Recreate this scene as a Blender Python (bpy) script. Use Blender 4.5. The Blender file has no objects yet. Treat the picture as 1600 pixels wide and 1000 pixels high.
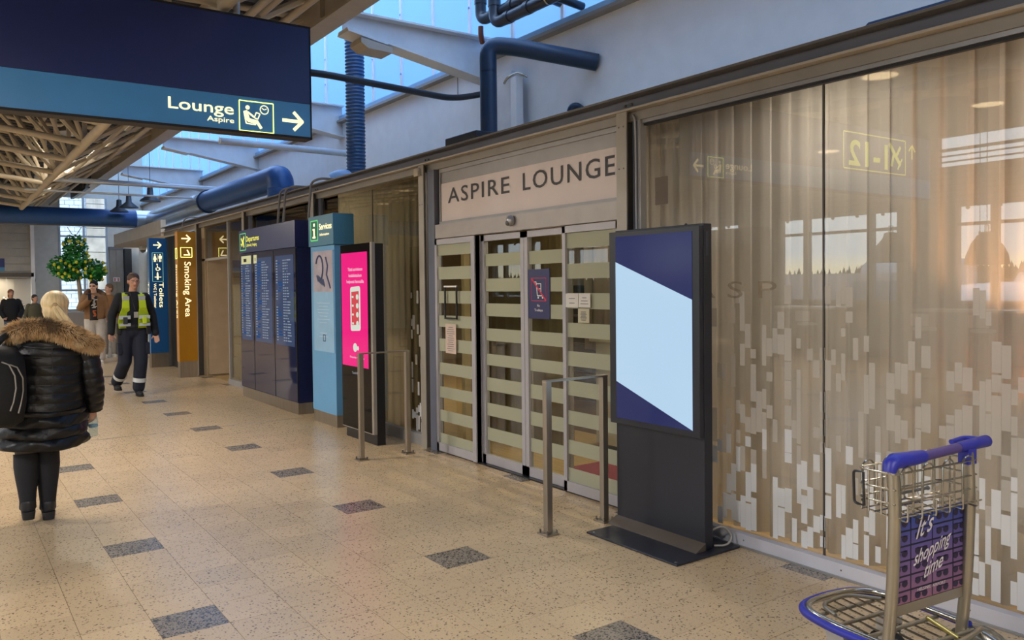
import bpy, bmesh, math, random
from mathutils import Vector, Matrix, Euler

# ------------------------------------------------------------------ camera, sky, exposure
S = bpy.context.scene
COL = S.collection
V = Vector
PI = math.pi
rnd = random.Random(7)

cam = bpy.data.cameras.new('camera')
cam.sensor_width = 36.0
cam.lens = 36.0 * 1245.3 / 1600.0
cam.shift_x = (800 - 743.03) / 1600.0
cam.shift_y = (475.11 - 500) / 1600.0
cam.clip_start = 0.05
cam.clip_end = 2000
camo = bpy.data.objects.new('camera', cam)
COL.objects.link(camo)
YAW, PIT, ROL = 0.592491, -0.0237723, -0.0118836
fw = V((math.sin(YAW) * math.cos(PIT), math.cos(YAW) * math.cos(PIT), math.sin(PIT)))
r0 = V((math.cos(YAW), -math.sin(YAW), 0))
u0 = r0.cross(fw)
rr = r0 * math.cos(ROL) + u0 * math.sin(ROL)
uu = -r0 * math.sin(ROL) + u0 * math.cos(ROL)
camo.matrix_world = Matrix(((rr.x, uu.x, -fw.x, 0), (rr.y, uu.y, -fw.y, 0), (rr.z, uu.z, -fw.z, 1.565), (0, 0, 0, 1)))
S.camera = camo

S.view_settings.view_transform = 'Standard'
S.view_settings.look = 'None'
S.view_settings.gamma = 1
S.view_settings.use_curve_mapping = False
S.view_settings.exposure = 0.0
S.cycles.max_bounces = 7
S.cycles.diffuse_bounces = 3
S.cycles.glossy_bounces = 4
S.cycles.transmission_bounces = 6
S.cycles.transparent_max_bounces = 16
S.cycles.use_denoising = True
S.cycles.sample_clamp_indirect = 6.0
S.cycles.caustics_reflective = False
S.cycles.caustics_refractive = False

W = bpy.data.worlds.new('sky')
S.world = W
W.use_nodes = True
wn = W.node_tree
wn.nodes.clear()
wo = wn.nodes.new('ShaderNodeOutputWorld')
wb = wn.nodes.new('ShaderNodeBackground')
wt = wn.nodes.new('ShaderNodeTexCoord')
ws = wn.nodes.new('ShaderNodeSeparateXYZ')
wr = wn.nodes.new('ShaderNodeValToRGB')
wn.links.new(wt.outputs['Generated'], ws.inputs[0])
wn.links.new(ws.outputs['Z'], wr.inputs[0])
wn.links.new(wr.outputs[0], wb.inputs[0])
wn.links.new(wb.outputs[0], wo.inputs[0])
el = wr.color_ramp.elements
el[0].position = 0.0
el[0].color = (1.0, 0.86, 0.60, 1)
el[1].position = 1.0
el[1].color = (0.60, 0.76, 1.0, 1)
for p_, c_ in ((0.018, (0.95, 0.86, 0.70, 1)), (0.032, (0.70, 0.74, 0.82, 1)), (0.3, (0.58, 0.69, 0.90, 1))):
    e_ = el.new(p_)
    e_.color = c_
wb.inputs[1].default_value = 5.0


def area(name, loc, rot, size, power, color, sy=None):
    l = bpy.data.lights.new(name, 'AREA')
    l.energy = power
    l.color = color
    l.size = size
    if sy:
        l.shape = 'RECTANGLE'
        l.size_y = sy
    o = bpy.data.objects.new(name, l)
    COL.objects.link(o)
    o.location = loc
    o.rotation_euler = rot
    return o


WARM = (1.0, 0.87, 0.70)
HALL_W, LOUNGE_W = 100.0, 34.0

# ------------------------------------------------------------------ materials


def lin(c):
    if isinstance(c, str):
        c = c.lstrip('#')
        c = tuple(int(c[i:i + 2], 16) / 255 for i in (0, 2, 4))
    return tuple((x / 12.92 if x <= 0.04045 else ((x + 0.055) / 1.055) ** 2.4) for x in c)


MATS = {}


def nmat(name):
    m = bpy.data.materials.new(name)
    m.use_nodes = True
    nt = m.node_tree
    nt.nodes.clear()
    out = nt.nodes.new('ShaderNodeOutputMaterial')
    MATS[name] = m
    return m, nt, out


def M(name, col='#808080', rough=0.5, metal=0.0, var=0.06, scale=6.0, spec=0.5, bump=0.0, stretch=(1, 1, 1), coat=0.0, sheen=0.0):
    if name in MATS:
        return MATS[name]
    m, nt, out = nmat(name)
    b = nt.nodes.new('ShaderNodeBsdfPrincipled')
    nt.links.new(b.outputs[0], out.inputs[0])
    c = lin(col)
    b.inputs['Roughness'].default_value = rough
    b.inputs['Metallic'].default_value = metal
    b.inputs['Specular IOR Level'].default_value = spec
    b.inputs['Coat Weight'].default_value = coat
    b.inputs['Sheen Weight'].default_value = sheen
    g = nt.nodes.new('ShaderNodeNewGeometry')
    mp = nt.nodes.new('ShaderNodeMapping')
    mp.inputs['Scale'].default_value = stretch
    n = nt.nodes.new('ShaderNodeTexNoise')
    n.inputs['Scale'].default_value = scale
    n.inputs['Detail'].default_value = 4
    nt.links.new(g.outputs['Position'], mp.inputs[0])
    nt.links.new(mp.outputs[0], n.inputs['Vector'])
    r = nt.nodes.new('ShaderNodeValToRGB')
    r.color_ramp.elements[0].position = 0.3
    r.color_ramp.elements[1].position = 0.7
    r.color_ramp.elements[0].color = tuple(x * (1 - var) for x in c) + (1,)
    r.color_ramp.elements[1].color = tuple(min(1, x * (1 + var)) for x in c) + (1,)
    nt.links.new(n.outputs[0], r.inputs[0])
    nt.links.new(r.outputs[0], b.inputs['Base Color'])
    if bump:
        bp = nt.nodes.new('ShaderNodeBump')
        bp.inputs['Strength'].default_value = bump
        bp.inputs['Distance'].default_value = 0.01
        nt.links.new(n.outputs[0], bp.inputs['Height'])
        nt.links.new(bp.outputs[0], b.inputs['Normal'])
    return m


def EM(name, col, strength=1.0):
    if name in MATS:
        return MATS[name]
    m, nt, out = nmat(name)
    e = nt.nodes.new('ShaderNodeEmission')
    e.inputs[0].default_value = lin(col) + (1,)
    e.inputs[1].default_value = strength
    nt.links.new(e.outputs[0], out.inputs[0])
    return m


def SCREEN(name, col, strength=1.0, gloss=0.06):
    """a lit display behind a glossy cover"""
    if name in MATS:
        return MATS[name]
    m, nt, out = nmat(name)
    b = nt.nodes.new('ShaderNodeBsdfPrincipled')
    b.inputs['Base Color'].default_value = (0.01, 0.01, 0.015, 1)
    b.inputs['Roughness'].default_value = gloss
    b.inputs['Specular IOR Level'].default_value = 0.15
    b.inputs['Emission Color'].default_value = lin(col) + (1,)
    b.inputs['Emission Strength'].default_value = strength
    nt.links.new(b.outputs[0], out.inputs[0])
    return m


def GLASS(name, tint=(0.93, 0.96, 0.94), mult=1.7, rough=0.0):
    if name in MATS:
        return MATS[name]
    m, nt, out = nmat(name)
    t = nt.nodes.new('ShaderNodeBsdfTransparent')
    t.inputs[0].default_value = tuple(tint) + (1,)
    g = nt.nodes.new('ShaderNodeBsdfGlossy')
    g.inputs['Roughness'].default_value = rough
    f = nt.nodes.new('ShaderNodeFresnel')
    f.inputs[0].default_value = 1.5
    mu = nt.nodes.new('ShaderNodeMath')
    mu.operation = 'MULTIPLY'
    mu.use_clamp = True
    mu.inputs[1].default_value = mult
    mx = nt.nodes.new('ShaderNodeMixShader')
    ge = nt.nodes.new('ShaderNodeNewGeometry')
    iv = nt.nodes.new('ShaderNodeMath')
    iv.operation = 'SUBTRACT'
    iv.inputs[0].default_value = 1.0
    m2 = nt.nodes.new('ShaderNodeMath')
    m2.operation = 'MULTIPLY'
    nt.links.new(ge.outputs['Backfacing'], iv.inputs[1])
    nt.links.new(f.outputs[0], mu.inputs[0])
    nt.links.new(mu.outputs[0], m2.inputs[0])
    nt.links.new(iv.outputs[0], m2.inputs[1])
    nt.links.new(m2.outputs[0], mx.inputs[0])      # reflect once, on the outer face of the pane
    nt.links.new(t.outputs[0], mx.inputs[1])
    nt.links.new(g.outputs[0], mx.inputs[2])
    nt.links.new(mx.outputs[0], out.inputs[0])
    return m


def SHEET(name, col='#808080', transl=0.5, clear=0.0, tcol=None):
    """thin sheet: diffuse + translucent + see-through share"""
    if name in MATS:
        return MATS[name]
    m, nt, out = nmat(name)
    d = nt.nodes.new('ShaderNodeBsdfDiffuse')
    d.inputs[0].default_value = lin(col) + (1,)
    t = nt.nodes.new('ShaderNodeBsdfTranslucent')
    t.inputs[0].default_value = lin(tcol or col) + (1,)
    x = nt.nodes.new('ShaderNodeMixShader')
    x.inputs[0].default_value = transl
    nt.links.new(d.outputs[0], x.inputs[1])
    nt.links.new(t.outputs[0], x.inputs[2])
    if clear:
        c = nt.nodes.new('ShaderNodeBsdfTransparent')
        y = nt.nodes.new('ShaderNodeMixShader')
        y.inputs[0].default_value = clear
        nt.links.new(x.outputs[0], y.inputs[1])
        nt.links.new(c.outputs[0], y.inputs[2])
        x = y
    nt.links.new(x.outputs[0], out.inputs[0])
    return m


def terrazzo(name, base, dark, amount, rough=0.27):
    m, nt, out = nmat(name)
    b = nt.nodes.new('ShaderNodeBsdfPrincipled')
    nt.links.new(b.outputs[0], out.inputs[0])
    b.inputs['Roughness'].default_value = rough
    b.inputs['Specular IOR Level'].default_value = 0.5
    g = nt.nodes.new('ShaderNodeNewGeometry')
    v = nt.nodes.new('ShaderNodeTexVoronoi')
    v.inputs['Scale'].default_value = 130
    n = nt.nodes.new('ShaderNodeTexNoise')
    n.inputs['Scale'].default_value = 3.0
    n2 = nt.nodes.new('ShaderNodeTexNoise')
    n2.inputs['Scale'].default_value = 130
    n2.inputs['Detail'].default_value = 2
    for q in (v, n, n2):
        nt.links.new(g.outputs['Position'], q.inputs['Vector'])
    r1 = nt.nodes.new('ShaderNodeValToRGB')
    r1.color_ramp.elements[0].color = tuple(x * 0.93 for x in lin(base)) + (1,)
    r1.color_ramp.elements[1].color = tuple(min(1, x * 1.07) for x in lin(base)) + (1,)
    nt.links.new(n.outputs[0], r1.inputs[0])
    sep = nt.nodes.new('ShaderNodeSeparateColor')
    nt.links.new(v.outputs['Color'], sep.inputs[0])
    mask = nt.nodes.new('ShaderNodeValToRGB')
    mask.color_ramp.elements[0].position = amount
    mask.color_ramp.elements[1].position = min(1, amount + 0.03)
    mask.color_ramp.elements[0].color = (1, 1, 1, 1)
    mask.color_ramp.elements[1].color = (0, 0, 0, 1)
    nt.links.new(sep.outputs[0], mask.inputs[0])
    mk2 = nt.nodes.new('ShaderNodeValToRGB')
    mk2.color_ramp.elements[0].position = 0.56
    mk2.color_ramp.elements[1].position = 0.66
    nt.links.new(n2.outputs[0], mk2.inputs[0])
    ad = nt.nodes.new('ShaderNodeMath')
    ad.operation = 'MAXIMUM'
    mm = nt.nodes.new('ShaderNodeMath')
    mm.operation = 'MULTIPLY'
    mm.inputs[1].default_value = 0.32
    nt.links.new(mk2.outputs[0], mm.inputs[0])
    nt.links.new(mask.outputs[0], ad.inputs[0])
    nt.links.new(mm.outputs[0], ad.inputs[1])
    mx = nt.nodes.new('ShaderNodeMix')
    mx.data_type = 'RGBA'
    nt.links.new(ad.outputs[0], mx.inputs[0])
    nt.links.new(r1.outputs[0], mx.inputs[6])
    mx.inputs[7].default_value = lin(dark) + (1,)
    # a gentle difference from tile to tile
    oi = nt.nodes.new('ShaderNodeObjectInfo')
    hs = nt.nodes.new('ShaderNodeHueSaturation')
    mr = nt.nodes.new('ShaderNodeMapRange')
    mr.inputs[3].default_value = 0.95
    mr.inputs[4].default_value = 1.05
    nt.links.new(oi.outputs['Random'], mr.inputs[0])
    nt.links.new(mr.outputs[0], hs.inputs['Value'])
    nt.links.new(mx.outputs[2], hs.inputs['Color'])
    nt.links.new(hs.outputs[0], b.inputs['Base Color'])
    return m


# ------------------------------------------------------------------ mesh builders


class MB:
    def __init__(s):
        s.v = []
        s.f = []

    def add(s, vs, fs):
        n = len(s.v)
        s.v += [tuple(p) for p in vs]
        s.f += [tuple(i + n for i in f) for f in fs]
        return s

    def box(s, a, b):
        x0, y0, z0 = (min(a[i], b[i]) for i in range(3))
        x1, y1, z1 = (max(a[i], b[i]) for i in range(3))
        return s.add([(x0, y0, z0), (x1, y0, z0), (x1, y1, z0), (x0, y1, z0), (x0, y0, z1), (x1, y0, z1), (x1, y1, z1), (x0, y1, z1)],
                     [(0, 3, 2, 1), (4, 5, 6, 7), (0, 1, 5, 4), (1, 2, 6, 5), (2, 3, 7, 6), (3, 0, 4, 7)])

    def obox(s, c, ex, ey, ez):
        c, ex, ey, ez = V(c), V(ex), V(ey), V(ez)
        vs = [c + ex * i + ey * j + ez * k for k in (-1, 1) for j in (-1, 1) for i in (-1, 1)]
        return s.add(vs, [(0, 2, 3, 1), (4, 5, 7, 6), (0, 1, 5, 4), (1, 3, 7, 5), (3, 2, 6, 7), (2, 0, 4, 6)])

    def bar(s, a, b, w, h, up=(0, 0, 1)):
        a, b = V(a), V(b)
        d = (b - a)
        L = d.length
        d.normalize()
        up = V(up)
        if abs(d.dot(up)) > 0.99:
            up = V((0, 1, 0))
        x = d.cross(up).normalized()
        z = x.cross(d)
        return s.obox((a + b) / 2, d * L / 2, x * w / 2, z * h / 2)

    def prism(s, poly, o, xd, yd, depth):
        """polygon in the plane (xd, yd) at o, extruded by depth (vector)"""
        o, xd, yd, d = V(o), V(xd), V(yd), V(depth)
        n = len(poly)
        a = [o + xd * p[0] + yd * p[1] for p in poly]
        return s.add(a + [p + d for p in a], [tuple(range(n)), tuple(range(2 * n - 1, n - 1, -1))] + [(i, i + n, (i + 1) % n + n, (i + 1) % n) for i in range(n)])

    def rings(s, rings, cap=True):
        n = len(rings[0])
        vs = [p for r in rings for p in r]
        fs = []
        for k in range(len(rings) - 1):
            for i in range(n):
                j = (i + 1) % n
                fs.append((k * n + i, k * n + j, (k + 1) * n + j, (k + 1) * n + i))
        if cap:
            fs.append(tuple(range(n - 1, -1, -1)))
            fs.append(tuple(range((len(rings) - 1) * n, len(rings) * n)))
        return s.add(vs, fs)

    def tube(s, pts, r, n=10, closed=False, cap=True):
        pts = [V(p) for p in pts]
        N = len(pts)
        rad = r if isinstance(r, (list, tuple)) else [r] * N
        rings = []
        nrm = None
        for i, p in enumerate(pts):
            if closed:
                d = pts[(i + 1) % N] - pts[i - 1]
            else:
                d = pts[min(i + 1, N - 1)] - pts[max(i - 1, 0)]
            d.normalize()
            if nrm is None:
                nrm = d.orthogonal().normalized()
            else:
                nrm = (nrm - d * nrm.dot(d))
                nrm = nrm.normalized() if nrm.length > 1e-6 else d.orthogonal().normalized()
            b = d.cross(nrm)
            rings.append([p + nrm * (math.cos(2 * PI * k / n) * rad[i]) + b * (math.sin(2 * PI * k / n) * rad[i]) for k in range(n)])
        if closed:
            rings.append(rings[0])
            return s.rings(rings, False)
        return s.rings(rings, cap)

    def ell(s, c, r, n=14, m=9, rot=None):
        c = V(c)
        R = rot or Matrix.Identity(3)
        rings = []
        for i in range(m + 1):
            th = PI * (0.02 + 0.96 * i / m)
            rings.append([c + R @ V((r[0] * math.sin(th) * math.cos(2 * PI * k / n), r[1] * math.sin(th) * math.sin(2 * PI * k / n), -r[2] * math.cos(th))) for k in range(n)])
        return s.rings(rings)

    def cap(s, a, b, ra, rb, n=12):
        """round-ended tapered limb"""
        a, b = V(a), V(b)
        d = (b - a).normalized()
        pts, rad = [], []
        for t in (-0.98, -0.7, -0.35):
            pts.append(a + d * ra * t)
            rad.append(ra * math.sqrt(1 - t * t))
        pts.append(a)
        rad.append(ra)
        pts.append(b)
        rad.append(rb)
        for t in (0.35, 0.7, 0.98):
            pts.append(b + d * rb * t)
            rad.append(rb * math.sqrt(1 - t * t))
        return s.tube(pts, rad, n)

    def loft(s, secs, n=20, p=2.0, ripple=None):
        """horizontal sections (x, y, z, rx, ry)"""
        rings = []
        for q in secs:
            x, y, z, rx, ry = q[:5]
            ring = []
            for k in range(n):
                a = 2 * PI * k / n
                c, t = math.cos(a), math.sin(a)
                ring.append((x + rx * math.copysign(abs(c) ** (2 / p), c), y + ry * math.copysign(abs(t) ** (2 / p), t), z))
            rings.append(ring)
        return s.rings(rings)

    def lathe(s, prof, c, n=20):
        c = V(c)
        return s.rings([[c + V((r * math.cos(2 * PI * k / n), r * math.sin(2 * PI * k / n), z)) for k in range(n)] for r, z in prof])

    def xf(s, mat):
        s.v = [tuple(mat @ V(p)) for p in s.v]
        return s

    def mesh(s, name, off=(0, 0, 0)):
        me = bpy.data.meshes.new(name)
        me.from_pydata([(p[0] - off[0], p[1] - off[1], p[2] - off[2]) for p in s.v], [], s.f)
        me.update()
        return me

    def build(s, name, mat, parent=None, smooth=False, bev=0.0):
        off = wloc(parent)
        me = s.mesh(name, off)
        bm = bmesh.new()
        bm.from_mesh(me)
        bmesh.ops.recalc_face_normals(bm, faces=bm.faces)
        bm.to_mesh(me)
        bm.free()
        return link(name, me, mat, parent, smooth, bev)


def wloc(o):
    p = V((0, 0, 0))
    while o is not None:
        p += V(o.location)
        o = o.parent
    return p


def link(name, me, mat, parent=None, smooth=False, bev=0.0):
    if isinstance(mat, (list, tuple)):
        for q in mat:
            me.materials.append(q)
    elif mat is not None:
        me.materials.append(mat)
    o = bpy.data.objects.new(name, me)
    COL.objects.link(o)
    o.parent = parent
    if smooth:
        me.shade_smooth()
        try:
            me.set_sharp_from_angle(angle=0.9)
        except Exception:
            pass
    if bev:
        b = o.modifiers.new('bevel', 'BEVEL')
        b.width = bev
        b.segments = 2
        b.limit_method = 'ANGLE'
    return o


def tag(o, label=None, cat=None, group=None, kind=None):
    if label:
        o['label'] = label
    if cat:
        o['category'] = cat
    if group:
        o['group'] = group
    if kind:
        o['kind'] = kind
    return o


def thing(name, label, cat, loc=(0, 0, 0), group=None):
    o = bpy.data.objects.new(name, None)
    o.empty_display_size = 0.1
    COL.objects.link(o)
    o.location = loc
    return tag(o, label, cat, group)


def struct(name, mb=None, mat=None, smooth=False):
    if mb is None:
        o = bpy.data.objects.new(name, None)
        COL.objects.link(o)
    else:
        o = mb.build(name, mat, None, smooth)
    o['kind'] = 'structure'
    return o


def box(name, a, b, mat, parent=None, bev=0.0):
    return MB().box(a, b).build(name, mat, parent, False, bev)


def copy_tree(o, parent=None):
    c = o.copy()
    COL.objects.link(c)
    c.parent = parent
    for ch in list(o.children):
        copy_tree(ch, c)
    return c


def remesh(name, mb, mat, parent, voxel=0.01, smooth=4, sharp=False):
    off = wloc(parent)
    me = mb.mesh(name + '_raw', off)
    o = bpy.data.objects.new(name, me)
    COL.objects.link(o)
    m = o.modifiers.new('r', 'REMESH')
    m.mode = 'VOXEL'
    m.voxel_size = voxel
    if smooth:
        q = o.modifiers.new('s', 'SMOOTH')
        q.iterations = smooth
        q.factor = 0.5
    dg = bpy.context.evaluated_depsgraph_get()
    new = bpy.data.meshes.new_from_object(o.evaluated_get(dg))
    new.name = name
    bpy.data.objects.remove(o)
    bpy.data.meshes.remove(me)
    return link(name, new, mat, parent, True)


def fillet(pts, r, n=7):
    pts = [V(p) for p in pts]
    out = [pts[0]]
    for i in range(1, len(pts) - 1):
        a, b, c = pts[i - 1], pts[i], pts[i + 1]
        d1, d2 = (a - b), (c - b)
        k = min(r, d1.length * 0.49, d2.length * 0.49)
        p, q = b + d1.normalized() * k, b + d2.normalized() * k
        for j in range(n + 1):
            t = j / n
            out.append(p * (1 - t) ** 2 + b * 2 * t * (1 - t) + q * t * t)
    out.append(pts[-1])
    return out


def text(name, s, o, xd, yd, width, height, mat, parent=None, bold=0.0, depth=0.002, space=1.0, shear=0.0, track=1.0, align='L', smallcaps=False):
    """lettering in the plane (xd, yd); o is the lower left corner; fitted to width and cap height"""
    cu = bpy.data.curves.new(name, 'FONT')
    cu.body = s
    cu.size = 1
    cu.offset = bold
    cu.shear = shear
    cu.space_character = track
    cu.resolution_u = 3
    ob = bpy.data.objects.new(name, cu)
    COL.objects.link(ob)
    dg = bpy.context.evaluated_depsgraph_get()
    me = bpy.data.meshes.new_from_object(ob.evaluated_get(dg))
    bpy.data.objects.remove(ob)
    xs = [v.co.x for v in me.vertices]
    x0, x1 = min(xs), max(xs)
    capb = 0.73
    k = height / capb
    kx = width / (x1 - x0) if width else k
    xd, yd, o = V(xd).normalized(), V(yd).normalized(), V(o)
    nn = xd.cross(yd)
    off = wloc(parent)
    for v in me.vertices:
        v.co = o + xd * ((v.co.x - x0) * kx) + yd * (v.co.y * k) + nn * depth - off
    return link(name, me, mat, parent)


FX, FY = (0, -1, 0), (0, 0, 1)        # facade: reads along -Y, faces -X
GX, GY = (1, 0, 0), (0, 0, 1)         # blades: read along +X, face -Y

# shared materials
WHITE = M('white_paint', '#e4e5e7', 0.6, var=0.03)
OFFWHITE = M('offwhite_paint', '#c9c5b8', 0.6)
STEEL = M('grey_painted_steel', '#a19a90', 0.42, 0.1)
STEELD = M('dark_grey_steel', '#6d6a68', 0.42, 0.2)
ALU = M('anodised_aluminium', '#9b9a9c', 0.35, 0.55)
BRUSHED = M('brushed_stainless', '#a39a8e', 0.32, 0.85, 0.1, 40, stretch=(1, 1, 0.05))
CHROME = M('chromed_wire', '#b8b4aa', 0.18, 0.95)
BLACK = M('black_plastic', '#16171c', 0.35)
BLACKR = M('black_rubber', '#17171a', 0.75)
BLACKC = M('black_powder_coat', '#20232e', 0.38)
BEAM = M('beige_grey_beam_paint', '#a59c8e', 0.5)
TRUSSM = M('beige_truss_paint', '#b8ad99', 0.5)
GLASSM = GLASS('clear_glazing')
GASKET = M('black_gasket', '#15151a', 0.6)
NAVY = M('navy_sign_face', '#26336c', 0.3, var=0.03)
BLUE = M('blue_sign_face', '#3f78a6', 0.32, var=0.03)
LETTER = EM('lit_letter', '#ffeab0', 1.7)
LETTERG = EM('lit_icon_line', '#e9ec78', 3.0)

# ------------------------------------------------------------------ FLOOR
TILE_X0, TILE_Y0, TX, TY = 0.4955, 3.717, 0.30, 0.26
floor = struct('floor', MB().box((-8.3, -6.2, -0.3), (5.2, 26.4, -0.004)), M('tile_joint', '#8f7c66', 0.8))
TERR = terrazzo('beige_terrazzo', '#c4aa86', '#76644e', 0.05)
TERRD = terrazzo('grey_terrazzo', '#877b6d', '#3d3934', 0.30)


def tile_mb(x, y):
    g = 0.0012
    return MB().box((x + g, y + g, -0.012), (x + TX - g, y + TY - g, 0))


def is_dark(i, j):
    return i % 5 == 1 and j % 5 == 0 if True else False


def project(p):
    d = V(p) - V((0, 0, 1.565))
    w = d.dot(fw)
    if w < 0.2:
        return None
    return (743.03 + 1245.3 * d.dot(rr) / w, 475.11 - 1245.3 * d.dot(uu) / w, w)


near, rest, darks = [], MB(), []
cand = []
for i in range(-29, 16):
    for j in range(-37, 87):
        x, y = TILE_X0 + TX * i, TILE_Y0 + TY * j
        if x + TX > 5.1:
            continue
        dark = (i % 5 == 1) and (j % 5 == 0)
        q = project((x + TX / 2, y + TY / 2, 0))
        vis = q is not None and -60 < q[0] < 1660 and 300 < q[1] < 1060 and x < 3.9
        key = -q[2] if vis else -1e9
        if dark and vis and y < 24:
            darks.append((x, y))
        elif vis:
            cand.append((key, x, y))
        elif dark:
            darks.append((x, y)) if y < 24 else None
        else:
            rest.add(*(lambda t: (t.v, t.f))(tile_mb(x, y)))
cand.sort(reverse=True)
me0 = MB().box((0.0012, 0.0012, -0.012), (TX - 0.0012, TY - 0.0012, 0)).mesh('floor_tile')
me0.materials.append(TERR)
meD = me0.copy()
meD.materials.clear()
meD.materials.append(TERRD)
for k, (key, x, y) in enumerate(cand):
    if k < 300:
        o = bpy.data.objects.new('floor_tile', me0)
        COL.objects.link(o)
        o.location = (x, y, 0)
        o.parent = floor
    else:
        rest.add(*(lambda t: (t.v, t.f))(tile_mb(x, y)))
for x, y in darks:
    o = bpy.data.objects.new('accent_tile', meD)
    COL.objects.link(o)
    o.location = (x, y, 0)
    o.parent = floor
o = rest.build('floor_tiling', TERR, floor)
o['kind'] = 'stuff'
j_ = box('expansion_joint', (-8, 9.068, -0.01), (3.87, 9.08, 0.0015), M('metal_joint', '#8d8578', 0.4, 0.6), floor)

# ------------------------------------------------------------------ SHELL OF THE HALL
XW = 5.3                                   # upper white wall
GY0, GY1 = -6.0, 17.35                     # facade run
up = struct('wall_right', MB().box((XW, -6.2, 2.86), (XW + 0.12, 26.4, 4.12)), WHITE)
struct('wall_back', MB().box((-8.4, -6.4, 0), (XW, -6.2, 7)), OFFWHITE)
# far wall, with a tall window
FARY = 26.2
fwall = struct('wall_far', MB().box((2.2, FARY, 0), (2.95, FARY + 0.15, 6.5)).box((4.26, FARY, 0), (5.3, FARY + 0.15, 6.5))
               .box((2.95, FARY, 0), (4.26, FARY + 0.15, 0.95)).box((2.95, FARY, 4.3), (4.26, FARY + 0.15, 6.5))
               .box((-8.4, FARY, 3.3), (2.2, FARY + 0.15, 7)).box((-8.4, FARY, 0), (-2.9, FARY + 0.15, 3.3)), OFFWHITE)
# clerestory glazing of milky blue sheets above the white wall
POLY = SHEET('milky_blue_polycarbonate', '#7fb2e2', 0.5, 0.0, '#6c9dd4')
POLYR = SHEET('added_rooflight_sheet', '#d4e2f2', 0.8, 0.0, '#d4e4f6')
w1 = struct('window_1', None)
ys = 1.4
k = 0
BARM = SHEET('glazing_bar_white', '#b4d0ec', 0.5, 0.0, '#80acdd')
yb = -5.6
while yb < 26:
    MB().add([(XW + 0.02, yb, 4.2), (XW + 0.02, yb + 0.845, 4.2), (XW + 0.02, yb + 0.845, 6.42), (XW + 0.02, yb, 6.42)], [(0, 1, 2, 3)]).build('pane', POLY, w1)
    box('glazing_bar', (XW - 0.012, yb - 0.022, 4.18), (XW + 0.015, yb + 0.022, 6.4), WHITE, w1)
    if 2 < yb < 16:
        for zz in (4.45, 4.85, 5.25, 5.65):
            MB().ell((XW - 0.016, yb, zz), (0.008, 0.014, 0.014), 8, 4).build('bolt', BARM, w1)
    yb += 0.845
box('sill', (XW - 0.10, -6, 4.115), (XW + 0.06, 26.2, 4.15), M('sill_grey', '#8f8b86', 0.5), w1)
box('sill_flashing', (XW - 0.06, -6, 4.15), (XW + 0.05, 26.2, 4.22), M('flashing_blue_grey', '#86aed2', 0.4), w1)
# unseen rooflight added over the strip to light white wall and beams
rl = struct('added_rooflight', None)
yb = -6.0
while yb < 26:
    MB().add([(3.40, yb, 6.43), (XW + 0.1, yb, 6.43), (XW + 0.1, yb + 1.9, 6.43), (3.40, yb + 1.9, 6.43)], [(0, 1, 2, 3)]).build('pane', POLYR, rl)
    box('glazing_bar', (3.40, yb + 1.9, 6.38), (XW + 0.1, yb + 2.0, 6.46), BARM, rl)
    yb += 2.0
struct('wall_upper', MB().box((3.36, -6.2, 4.60), (3.42, 26.4, 6.42)), WHITE)
# sloped corrugated roof of the hall
RS = 0.13


def roofz(x):
    return 4.60 + RS * max(0.0, 1.55 - x)


rf = MB()
prof = []
y = -6.2
while y < 26.4:
    prof += [(y, 0.0), (y + 0.10, 0.0), (y + 0.13, 0.075), (y + 0.22, 0.075)]
    y += 0.25
xa, xm, xb = -8.6, 1.55, 3.29
vs, fs = [], []
for (yy, h) in prof:
    vs += [(xa, yy, roofz(xa) + h), (xm, yy, roofz(xm) + h), (xb, yy, roofz(xb) + h)]
for i in range(len(prof) - 1):
    fs += [(3 * i, 3 * i + 1, 3 * i + 4, 3 * i + 3), (3 * i + 1, 3 * i + 2, 3 * i + 5, 3 * i + 4)]
rf.add(vs, fs)
DECK = M('grey_blue_deck', '#3a3d46', 0.5)
ceil = struct('ceiling', rf, DECK)
MB().add([(xa, -6.2, roofz(xa) + .2), (xm, -6.2, roofz(xm) + .2), (3.38, -6.2, roofz(xb) + .2), (xa, 26.4, roofz(xa) + .2), (xm, 26.4, roofz(xm) + .2), (3.38, 26.4, roofz(xb) + .2)], [(0, 1, 4, 3), (1, 2, 5, 4)]).build('roof_cover', DECK, ceil)
# opposite window wall (seen mirrored in the lounge glazing)
XL = -8.15
wl = struct('wall_left', MB().box((XL - 0.2, -6.2, -0.2), (XL, 26.4, 1.16)).box((XL - 0.2, -6.2, 2.95), (XL, 26.4, 3.72)).box((XL - 0.2, -6.2, 4.3), (XL, 26.4, 6.9)).box((XL - 0.2, 7.9, 3.72), (XL, 26.4, 4.3)),
            M('corrugated_wall_grey', '#8e8a82', 0.6))
z_ = 3.02
while z_ < 3.95:
    box('cladding_rib', (XL, -6, z_), (XL + 0.02, 26.2, z_ + 0.03), M('cladding_rib_grey', '#7d7a74', 0.55), wl)
    z_ += 0.11
w3 = struct('window_3', None)
MULL = M('mullion_grey', '#83827f', 0.45)
pier = M('pier_grey', '#8d857a', 0.6)
ya = 11.29
spans = [(8.57, 11.29), (4.75, 7.47), (0.93, 3.65), (-2.9, -0.17), (12.4, 15.1), (16.2, 18.9), (20.0, 22.7)]
edges = sorted([e for s_ in spans for e in s_])
box('pier', (XL - 0.2, -6.2, 1.1), (XL + 0.06, -2.9, 3.0), pier, w3)
for a_, b_ in zip(sorted(spans), sorted(spans)[1:]):
    box('pier', (XL - 0.2, a_[1], 1.1), (XL + 0.06, b_[0], 3.0), pier, w3)
box('pier', (XL - 0.2, 22.7, 1.1), (XL + 0.06, 26.4, 3.0), pier, w3)
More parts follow.
